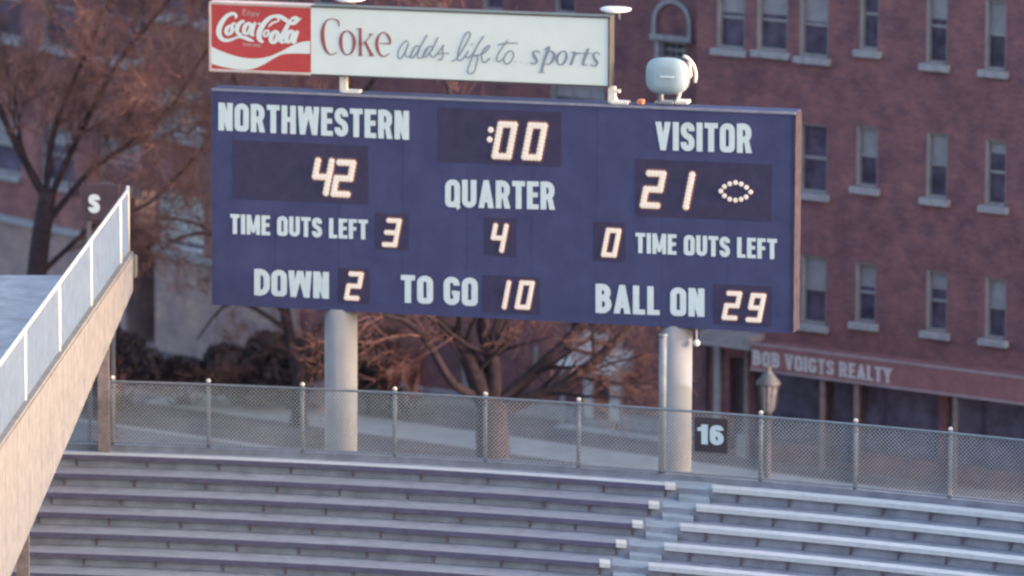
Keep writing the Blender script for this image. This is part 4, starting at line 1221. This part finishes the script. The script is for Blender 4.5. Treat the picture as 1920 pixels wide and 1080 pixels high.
# ================================================================== TREES
def make_tree(name, label, base, limbs, seed, levels=3, twig_r=.0062, dens=1.0, group=None, spread=1.0):
    """base point; limbs = list of (polyline of world points, r0, r1, branchiness)"""
    rg = random.Random(seed)
    T = Thing(name, base, 0, label, 'tree', group)
    br, tw = MB(), MB()
    cnt = [0]
    def L(p): return Vector(p) - T.loc
    def grow(p, d, ln, r, lv):
        cnt[0] += 1
        n = 4
        pts, rad = [p.copy()], [r]
        q = p.copy(); dd = d.normalized()
        for i in range(n):
            dd = (dd + Vector((rg.gauss(0, .13), rg.gauss(0, .13), rg.gauss(.03, .12)))).normalized()
            q = q + dd * ln / n
            pts.append(q.copy()); rad.append(max(r * (1 - .72 * (i + 1) / n), twig_r * .7))
        tgt = br if r > .028 else tw
        tgt.tube([L(x) for x in pts], rad, 5 if r > .03 else 3, cap=False)
        if lv <= 0: return
        m_ = int((5 if lv > 1 else 6) * dens + rg.random())
        for i in range(m_):
            t = rg.uniform(.2, 1.0) * n
            a = min(int(t), n - 1); f = t - a
            o = pts[a].lerp(pts[a + 1], f)
            dirn = (pts[a + 1] - pts[a]).normalized()
            side = Vector((rg.gauss(0, 1), rg.gauss(0, 1), rg.gauss(0, 1)))
            side = (side - dirn * side.dot(dirn)).normalized()
            ang = rg.uniform(.45, 1.0)
            nd = dirn * math.cos(ang) + side * math.sin(ang)
            grow(o, nd, ln * rg.uniform(.45, .72), max(rad[a] * .5, twig_r), lv - 1)
    trunk = MB()
    for li, (pl, ra, rb, nb, ln0) in enumerate(limbs):
        P_ = catmull([tuple(p) for p in pl], 5)
        N_ = len(P_)
        rad = [ra + (rb - ra) * i / (N_ - 1) for i in range(N_)]
        if li == 0:
            rad[0] *= 1.35; rad[1] *= 1.12
            trunk.tube([L(p) for p in P_], rad, 16)
        else:
            br.tube([L(p) for p in P_], rad, 9)
        for i in range(nb):
            t = rg.uniform(.15, 1.0) * (N_ - 1)
            a = min(int(t), N_ - 2)
            o = Vector(P_[a]).lerp(Vector(P_[a + 1]), t - a)
            dirn = (Vector(P_[a + 1]) - Vector(P_[a])).normalized()
            side = Vector((rg.gauss(0, 1), rg.gauss(0, 1), rg.gauss(.2, .8)))
            side = (side - dirn * side.dot(dirn)).normalized()
            ang = rg.uniform(.4, 1.1)
            grow(o, dirn * math.cos(ang) + side * math.sin(ang), ln0 * rg.uniform(.6, 1.15), max(rad[a] * .34, .014), levels)
    trunk.build('trunk', M['bark'], T.o, True)
    br.build('branches', M['bark'], T.o, True)
    o = tw.build('twigs', M['twig'], T.o)
    o['kind'] = 'stuff'
    return T
def W(px, py, y): return on_y(px, py, y)
# main tree
yt = 146.0
b0 = W(925, 880, yt); b0.z = 0; b0 = Vector((W(925, 870, yt).x, yt, 0))
limbs = [
    ([b0, W(925, 862, yt), W(922, 800, yt), W(925, 752, yt)], .39, .35, 0, 2),
    ([W(915, 765, yt), W(895, 715, yt), W(870, 655, yt), W(830, 610, yt), W(780, 560, yt - .5), W(700, 470, yt - 1)], .27, .08, 14, 2.6),
    ([W(935, 770, yt), W(990, 748, yt), W(1049, 728, yt), W(1092, 695, yt), W(1131, 662, yt), W(1185, 600, yt), W(1240, 480, yt)], .19, .08, 8, 2.2),
    ([W(928, 765, yt), W(975, 722, yt + .3), W(1018, 682, yt + .5), W(1087, 607, yt + .8), W(1130, 480, yt + 1)], .18, .08, 10, 2.4),
    ([W(922, 765, yt), W(925, 690, yt), W(905, 620, yt), W(900, 520, yt), W(920, 330, yt)], .20, .06, 12, 2.6),
    ([W(905, 745, yt), W(850, 720, yt - .4), W(800, 640, yt - .6), W(755, 600, yt - .8), W(690, 590, yt - 1)], .12, .04, 8, 1.8),
    ([W(900, 520, yt), W(860, 330, yt), W(840, 160, yt), W(820, 60, yt)], .10, .04, 8, 2.4),
]
make_tree('bare_tree', 'large bare tree with forked dark trunk under the middle of the scoreboard', b0, limbs, 11, levels=3, dens=.85)
# left trees
yt = 152.0
b0 = Vector((W(60, 700, yt).x, yt, 0))
limbs = [
    ([b0, W(60, 700, yt), W(70, 500, yt), W(90, 360, yt)], .30, .20, 0, 2),
    ([W(90, 380, yt), W(150, 250, yt), W(220, 120, yt), W(300, 20, yt), W(380, -80, yt)], .09, .03, 17, 2.6),
    ([W(80, 430, yt), W(160, 330, yt), W(240, 270, yt), W(320, 200, yt), W(390, 90, yt)], .08, .03, 16, 2.5),
    ([W(85, 400, yt), W(100, 250, yt), W(170, 80, yt), W(230, -60, yt)], .09, .03, 15, 2.6),
    ([W(70, 520, yt), W(180, 420, yt), W(280, 380, yt), W(370, 290, yt)], .07, .02, 11, 2.1),
    ([W(90, 380, yt), W(20, 250, yt), W(-40, 100, yt)], .12, .05, 9, 2.6),
]
make_tree('bare_tree', 'bare tree with reddish twigs in front of the brick block at far left', b0, limbs, 23, levels=3, dens=1.1)
yt = 155.0
b0 = Vector((W(560, 740, yt).x, yt, 0))
limbs = [
    ([b0, W(560, 700, yt), W(545, 640, yt), W(530, 560, yt)], .18, .13, 0, 1.5),
    ([W(535, 580, yt), W(470, 480, yt), W(400, 440, yt), W(340, 445, yt), W(300, 470, yt)], .09, .025, 6, 1.6),
    ([W(535, 590, yt), W(460, 500, yt), W(380, 425, yt), W(300, 408, yt)], .08, .025, 6, 1.6),
    ([W(540, 620, yt), W(470, 575, yt), W(420, 575, yt), W(370, 635, yt)], .07, .02, 5, 1.3),
    ([W(548, 650, yt), W(620, 600, yt), W(700, 560, yt)], .09, .03, 8, 1.8),
    ([W(552, 670, yt), W(500, 650, yt), W(440, 700, yt)], .05, .02, 5, 1.2),
    ([W(530, 570, yt), W(500, 350, yt), W(440, 150, yt), W(420, 0, yt)], .11, .03, 13, 2.6),
    ([W(530, 560, yt), W(600, 300, yt), W(700, 150, yt), W(760, 60, yt)], .11, .03, 12, 2.4),
]
make_tree('bare_tree', 'slender bare tree whose branches cross the pale left windows', b0, limbs, 31, levels=3, dens=.8)

# ---- shrubs
def shrub(px, py_top, wpx, y, seed, mt, label, h=None, n=1500, cat='shrub', red=False):
    rg = random.Random(seed)
    c = W(px, 720, y); c.z = 0
    top_z = W(px, py_top, y).z
    w = wpx / 82.0 / 2
    T = Thing('shrub', c, 0, label, cat, None)
    lv = MB(); st_ = MB()
    lobes = [(rg.uniform(-.6, .6) * w, rg.uniform(-.5, .5), rg.uniform(.25, .8) * top_z, rg.uniform(.35, .6)) for _ in range(9)]
    for i in range(n):
        lx, ly, lz, lr = rg.choice(lobes)
        v = Vector((rg.gauss(0, 1), rg.gauss(0, 1), rg.gauss(0, 1))).normalized() * rg.uniform(.55, 1.05)
        p = Vector((lx + v.x * lr * w * .75, ly + v.y * lr, lz + v.z * lr * top_z * .38))
        if p.z < .03 or p.z > top_z * 1.05: continue
        if red:
            d = Vector((rg.gauss(0, .5), rg.gauss(0, .5), rg.uniform(.3, 1))).normalized() * rg.uniform(.15, .4)
            lv.tube([p, p + d], .009, 3, cap=False)
        else:
            a = Vector((rg.gauss(0, 1), rg.gauss(0, 1), rg.gauss(0, 1))).normalized() * rg.uniform(.05, .10)
            b = a.cross(Vector((rg.gauss(0, 1), rg.gauss(0, 1), rg.gauss(0, 1)))).normalized() * rg.uniform(.03, .06)
            lv.add([p - a, p - b, p + a, p + b], [(0, 1, 2, 3)])
    for i in range(16):
        lx, ly, lz, lr = rg.choice(lobes)
        st_.tube([(rg.uniform(-.2, .2) * w, 0, 0), (lx * .6, ly * .6, lz * .5), (lx, ly, lz)], [.03, .02, .008], 4, cap=False)
    st_.build('stem', M['bark'], T.o)
    o = lv.build('foliage', mt, T.o); o['kind'] = 'stuff'
    return T
shrub(235, 590, 220, 157.0, 1, M['shrub'], 'dark shrub beside the pale side stand at far left', n=11000)
shrub(345, 655, 230, 157.5, 2, M['shrub'], 'low dark shrub below the tan stone wall', n=10000)
shrub(455, 640, 230, 157.5, 3, M['shrub'], 'dark shrub midway between side stand and left column', n=10000)
shrub(555, 615, 210, 157.0, 4, M['shrub'], 'tallest dark shrub just left of the left column', n=11000)
shrub(700, 600, 130, 156.5, 5, M['shrub'], 'dark shrub directly right of the left column', n=8000)
shrub(762, 640, 90, 155.5, 6, M['shrub2'], 'rusty twiggy shrub between the left column and the tree', n=500, red=True)
shrub(212, 640, 50, 150.0, 7, M['shrub2'], 'small orange twiggy shrub beside the side stand post', n=160, red=True)
shrub(100, 610, 200, 157.0, 8, M['shrub'], 'dark shrub hidden behind the side stand wall', n=3500)
